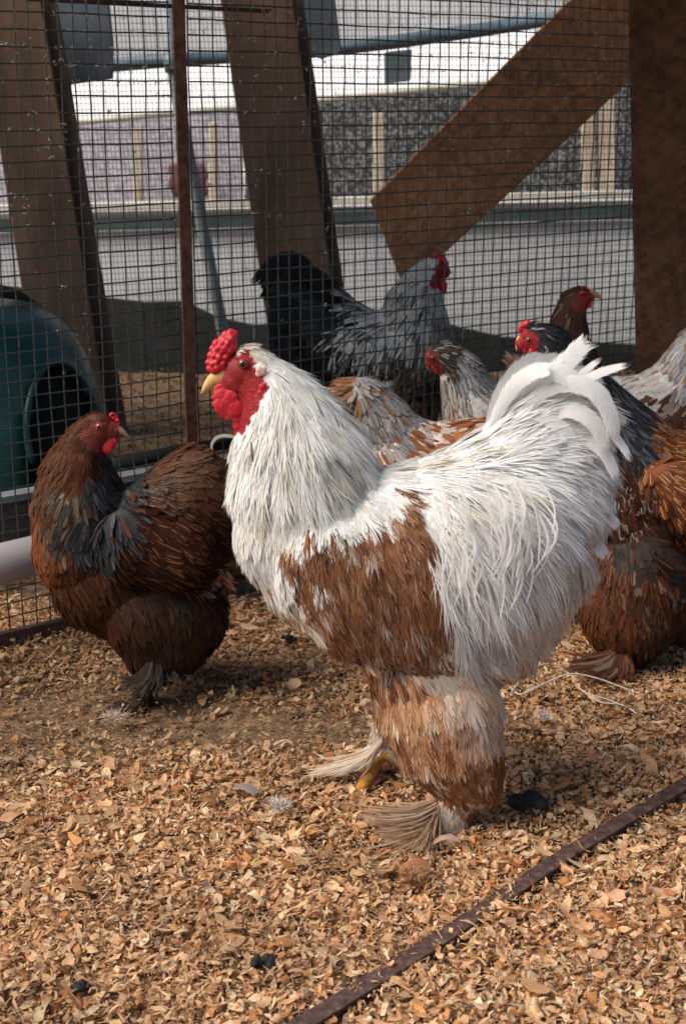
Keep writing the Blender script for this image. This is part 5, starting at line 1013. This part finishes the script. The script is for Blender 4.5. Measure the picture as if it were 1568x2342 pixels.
# ================================================================ silver laced hen with dark cap
YD = 2.58
D_ = empty('hen', (P(1130, 1370, YD)[0], YD, 0), 'silver laced hen with black cap facing left, head above the grey laced hen', 'hen')
chD = [[(1004, 812, 30, 0, .7), (1022, 812, 33, 0, .75), (1050, 845, 44, 0, .8), (1068, 895, 58, 0, .85), (1092, 950, 76, 0, .9), (1140, 1010, 90, 0, .95), (1230, 1030, 95, 0, .9), (1310, 1000, 70, 0, .8)],
       [(1140, 1030, 90, 0, .9), (1180, 1100, 100, 0, .85), (1240, 1090, 100, 0, .8)]]+simple_legs(1370, ((1170, -.05), (1210, .05)), 1190)
gD = [(984, 815, 0, 1, 1, 'facedull'), (982, 835, 0, 1, 1, 'facedull'), (995, 835, 0, 1, 1, 'facedull'), (1005, 788, 10, 14, 4, 'blackw', .15), (1035, 795, 30, 20, 4.5, 'blackw', .15), (1020, 825, 30, 20, 5, 'blackw', .12), (1070, 820, 45, 26, 6, 'slaced', .12), (1045, 860, 60, 26, 7, 'slaced', .12), (1020, 870, 80, 28, 8, 'slace', .12), (1015, 920, 84, 30, 8.5, 'slace', .1),
      (1050, 910, 72, 30, 9, 'slace', .1), (1090, 870, 52, 28, 8, 'slaced', .1), (1090, 930, 62, 30, 9, 'slace', .1), (1130, 920, 45, 28, 8, 'slaced', .1), (1040, 960, 80, 28, 10, 'slace', .12), (1130, 970, 50, 28, 10, 'slace', .12), (1150, 1030, 60, 28, 11, 'orust', .12), (1200, 1150, 85, 28, 9, 'bflank', .25), (1180, 1320, 90, 18, 5, 'bfoot', .3)]
bird_body(D_, YD, chD, gD, .006, 3.6, 61, 7000, wk=1.2, jit=10)
px_blob('face', [(988, 815, 17, 0, .9), (985, 828, 14, 0, .8), (992, 838, 11, 0, .8)], YD, M['faceb'], D_, .0018, 2)
for sgn in (-1, 1): px_blob('wattle', [(990, 838, 6, sgn*.008, .5), (995, 846, 6, sgn*.009, .4), (998, 852, 4, sgn*.009, .4)], YD, M['combdull'], D_, .0014, 2)
beak(D_, YD, (984, 824), (975, 846), 9, 'beakdark', .2); eye(D_, 988, 815, 5.5, YD, .0135)
# ================================================================ dark brown hen looking right
YG = 2.84
Gh = empty('hen', (P(1290, 1270, YG)[0], YG, 0), 'dark brown hen looking right, its head tallest before the board pillar', 'hen')
chG = [[(1325, 682, 27, 0, .7), (1310, 690, 30, 0, .75), (1300, 730, 38, 0, .8), (1298, 780, 48, 0, .85), (1300, 840, 66, 0, .9), (1290, 900, 84, 0, .95), (1235, 900, 78, 0, .9), (1195, 870, 40, 0, .8)],
       [(1290, 930, 84, 0, .9), (1270, 1000, 90, 0, .85)]]+simple_legs(1275, ((1260, -.05), (1295, .05)), 1090)
gG = [(1335, 678, 0, 1, 1, 'face'), (1340, 690, 0, 1, 1, 'face'), (1325, 695, 0, 1, 1, 'facedull'), (1325, 655, 180, 12, 4, 'dkbr', .12), (1300, 665, 140, 18, 4.5, 'dkbr', .15), (1280, 700, 115, 22, 5, 'dkbr', .15), (1310, 720, 100, 24, 5.5, 'dkbr', .12), (1290, 770, 98, 26, 6, 'dkbr', .12), (1330, 760, 88, 26, 6, 'dkbr', .12), (1300, 830, 90, 28, 8, 'dkbr', .12), (1345, 830, 80, 26, 7, 'bbr', .15),
      (1190, 840, 225, 20, 7, 'tancurl', .5), (1165, 860, 205, 18, 6, 'tancurl', .5), (1180, 880, 110, 22, 7, 'bor', .25), (1250, 860, 180, 26, 9, 'bbr', .12), (1250, 950, 100, 26, 9, 'bbr', .15), (1270, 1200, 90, 18, 5, 'bfoot', .3)]
bird_body(Gh, YG, chG, gG, .006, 4.6, 71, 6000)
px_blob('comb', [(1334, 658, 5, 0), (1341, 661, 5, 0), (1347, 666, 4, 0)], YG, M['comb'], Gh, .0014, 1)
px_blob('face', [(1335, 680, 17, 0, .8), (1345, 678, 13, 0, .7), (1335, 692, 14, 0, .7)], YG, M['faceb'], Gh, .0018, 2)
for sgn in (-1, 1): px_blob('wattle', [(1348, 692, 5, sgn*.006, .4), (1346, 699, 5, sgn*.007, .4)], YG, M['comb'], Gh, .0014, 2)
beak(Gh, YG, (1348, 673), (1379, 679), 9, 'beakdark', .25); eye(Gh, 1328, 668, 5.5, YG, .0155)
tuft('tail_plumes', Gh, [[P(1205, 860, 2.80), P(1185, 830, 2.79), P(1165, 810, 2.78), P(1155, 798, 2.78)], [P(1200, 870, 2.80), P(1175, 850, 2.79), P(1158, 842, 2.78), P(1145, 838, 2.78)], [P(1205, 850, 2.80), P(1200, 825, 2.79), P(1195, 808, 2.78), P(1185, 800, 2.78)]], .008, 'tancurl', 40, .006, .01, 7)
# ================================================================ pale hen at the right edge
YH = 2.68
Hh_ = empty('hen', (P(1540, 1330, YH)[0], YH, 0), 'whitish grey hen turned away at the right edge below the board pillar', 'hen')
chH = [[(1655, 730, 32, 0, .7), (1635, 750, 38, 0, .75), (1610, 790, 56, 0, .8), (1582, 845, 70, 0, .85), (1550, 900, 80, 0, .9), (1490, 925, 72, 0, .95), (1430, 912, 48, 0, .8), (1405, 895, 34, 0, .7)],
       [(1550, 960, 95, 0, .9), (1480, 980, 75, 0, .9), (1600, 960, 100, 0, .85), (1560, 1020, 95, 0, .8)]]+simple_legs(1330, ((1540, -.05), (1590, .05)), 1150)
gH = [(1665, 735, 0, 1, 1, 'facedull'), (1600, 740, 120, 20, 6, 'wlace', .15), (1570, 780, 118, 24, 6.5, 'wlace', .12), (1540, 830, 125, 26, 7, 'wlace', .12), (1590, 830, 105, 26, 7, 'wlace', .12), (1560, 870, 120, 26, 7, 'wlace', .12), (1510, 850, 160, 26, 9, 'whg', .12), (1450, 865, 175, 28, 11, 'whg', .15), (1400, 885, 178, 26, 11, 'whg', .2), (1430, 920, 160, 28, 12, 'whg', .15), (1480, 940, 140, 28, 12, 'whg', .12),
      (1410, 950, 150, 26, 11, 'whg', .2), (1450, 980, 130, 26, 11, 'whg', .15), (1530, 910, 150, 26, 11, 'dkbr', .1), (1540, 960, 130, 26, 11, 'dkbr', .1), (1500, 990, 110, 26, 11, 'dkbr', .12), (1540, 1100, 90, 26, 9, 'dkbr', .2)]
bird_body(Hh_, YH, chH, gH, .006, 3.8, 81, 7000, wk=1.2, jit=12)
beak(Hh_, YH, (1680, 732), (1712, 742), 9, 'beakdark'); eye(Hh_, 1662, 725, 5.5, YH, .016)
px_blob('comb', [(1668, 705, 6, 0), (1675, 710, 6, 0), (1682, 716, 5, 0)], YH, M['comb'], Hh_, .0014, 1)
# ================================================================ silver rooster behind the wire
YC = 3.14
Cr = empty('rooster', (P(880, 1175, YC)[0], YC, 0), 'silver grey rooster with black tail and red wattles, standing behind the wire mesh', 'rooster')
chC = [[(1000, 614, 24, 0, .7), (982, 622, 30, 0, .75), (965, 650, 42, 0, .8), (948, 695, 60, 0, .85), (945, 745, 76, 0, .9), (930, 800, 90, 0, .9), (880, 810, 92, 0, .9), (820, 800, 92, 0, .85), (765, 765, 86, 0, .7), (715, 710, 80, 0, .5), (680, 655, 56, 0, .4), (650, 630, 36, 0, .3)],
       [(930, 840, 88, 0, .9), (850, 880, 90, 0, .85), (920, 930, 80, 0, .8), (960, 800, 66, 0, .8)], [(715, 720, 80, 0, .5), (680, 770, 56, 0, .4), (700, 840, 60, 0, .4), (760, 860, 60, 0, .6)]]+simple_legs(1172, ((870, -.05), (915, .05)), 1010)
gC = [(1005, 620, 0, 1, 1, 'face'), (1000, 640, 0, 1, 1, 'face'), (1012, 610, 0, 1, 1, 'face'), (985, 598, 170, 14, 4, 'silverw', .1), (970, 620, 130, 20, 4.5, 'silverw', .1), (940, 660, 122, 34, 5, 'silver', .12), (980, 670, 98, 34, 5, 'silver', .12), (915, 710, 130, 40, 5.5, 'silver', .12), (955, 730, 105, 42, 5.5, 'silver', .12), (1005, 740, 92, 40, 5.5, 'silver', .12), (920, 770, 115, 40, 6, 'silver', .12), (990, 800, 96, 36, 6, 'silver', .12),
      (870, 710, 165, 34, 6, 'silver', .12), (830, 720, 160, 34, 7, 'silver', .12), (800, 770, 125, 45, 6, 'silver', .15), (850, 790, 110, 50, 6, 'silver', .15), (830, 850, 100, 50, 6, 'silver', .15), (870, 860, 95, 45, 6, 'silver', .15), (910, 820, 100, 30, 9, 'mott', .12), (950, 860, 95, 30, 9, 'mott', .12), (920, 920, 90, 30, 9, 'mott', .15), (1000, 860, 90, 30, 9, 'mott', .15),
      (760, 720, 190, 40, 12, 'black', .15), (720, 680, 200, 45, 14, 'black', .2), (680, 640, 200, 40, 14, 'black', .25), (650, 660, 150, 40, 12, 'black', .25), (690, 740, 120, 40, 14, 'black', .2), (700, 820, 110, 40, 12, 'black', .2), (770, 820, 110, 40, 12, 'black', .15), (800, 900, 95, 36, 12, 'black', .15), (880, 1000, 90, 26, 9, 'mott', .2)]
bird_body(Cr, YC, chC, gC, .0065, 4.2, 91, 9000, wk=1.35)
px_blob('comb', [(988, 590, 7, 0), (997, 586, 8, 0), (1006, 588, 8, 0), (1013, 594, 8, 0), (1018, 602, 7, 0), (1004, 596, 10, 0), (992, 582, 4, 0)], YC, M['comb'], Cr, .0016, 1)
px_blob('face', [(1005, 615, 20, 0, .7), (1012, 622, 16, 0, .6), (1000, 632, 18, 0, .7)], YC, M['combdull'], Cr, .002, 2)
for sgn in (-1, 1): px_blob('wattle', [(1006, 640, 11, sgn*.008, .4), (1010, 652, 12, sgn*.01, .3), (1012, 662, 9, sgn*.01, .3)], YC, M['comb'], Cr, .0016, 2)
beak(Cr, YC, (1014, 615), (1034, 622), 8, 'beakdark', .2); eye(Cr, 1000, 609, 5, YC, .0165)
for pp, wd in (([(690, 640), (650, 605), (610, 612), (572, 655)], 22), ([(680, 650), (640, 620), (612, 640), (596, 665)], 16), ([(690, 620), (660, 592), (625, 595), (600, 620)], 24), ([(740, 660), (700, 605), (660, 588), (628, 598)], 30), ([(690, 700), (640, 690), (622, 740), (630, 800)], 26), ([(700, 720), (650, 730), (630, 780), (640, 850)], 26), ([(720, 740), (670, 770), (660, 830), (680, 880)], 24), ([(760, 690), (720, 640), (680, 620), (645, 640)], 30)):
    long_feather('tail_feather', Cr, [P(x, y, YC-.04-.01*k) for k, (x, y) in enumerate(pp)], wd*mpp(YC), (.012, .012, .014), (.022, .022, .026), 0, .3, (0, -1, .3), twist=.3)

# curled pale feather sticking up beyond the rooster's breast
o = long_feather('curled_feather', None, [P(488, 1040, 2.2), P(484, 1018, 2.2), P(498, 1000, 2.2), P(524, 997, 2.2), P(545, 1004, 2.2)], .007, (.62, .58, .48), (.5, .46, .38), 0, .3)
tag(o, 'pale curled feather standing up left of the white rooster breast', 'feather')

for o in bpy.data.objects:
    if '_b' in o.keys(): del o['_b']
print('TRIS', sum(sum(len(p.vertices)-2 for p in m.polygons) if len(m.polygons) < 2000 else int(len(m.loops)/len(m.polygons)-2+.01)*len(m.polygons) for m in bpy.data.meshes if m.users))
print('objects', len(bpy.data.objects), 'rooster feathers', nA, 'tris', sum(len(m.polygons)*2*m.users for m in bpy.data.meshes if m.users))
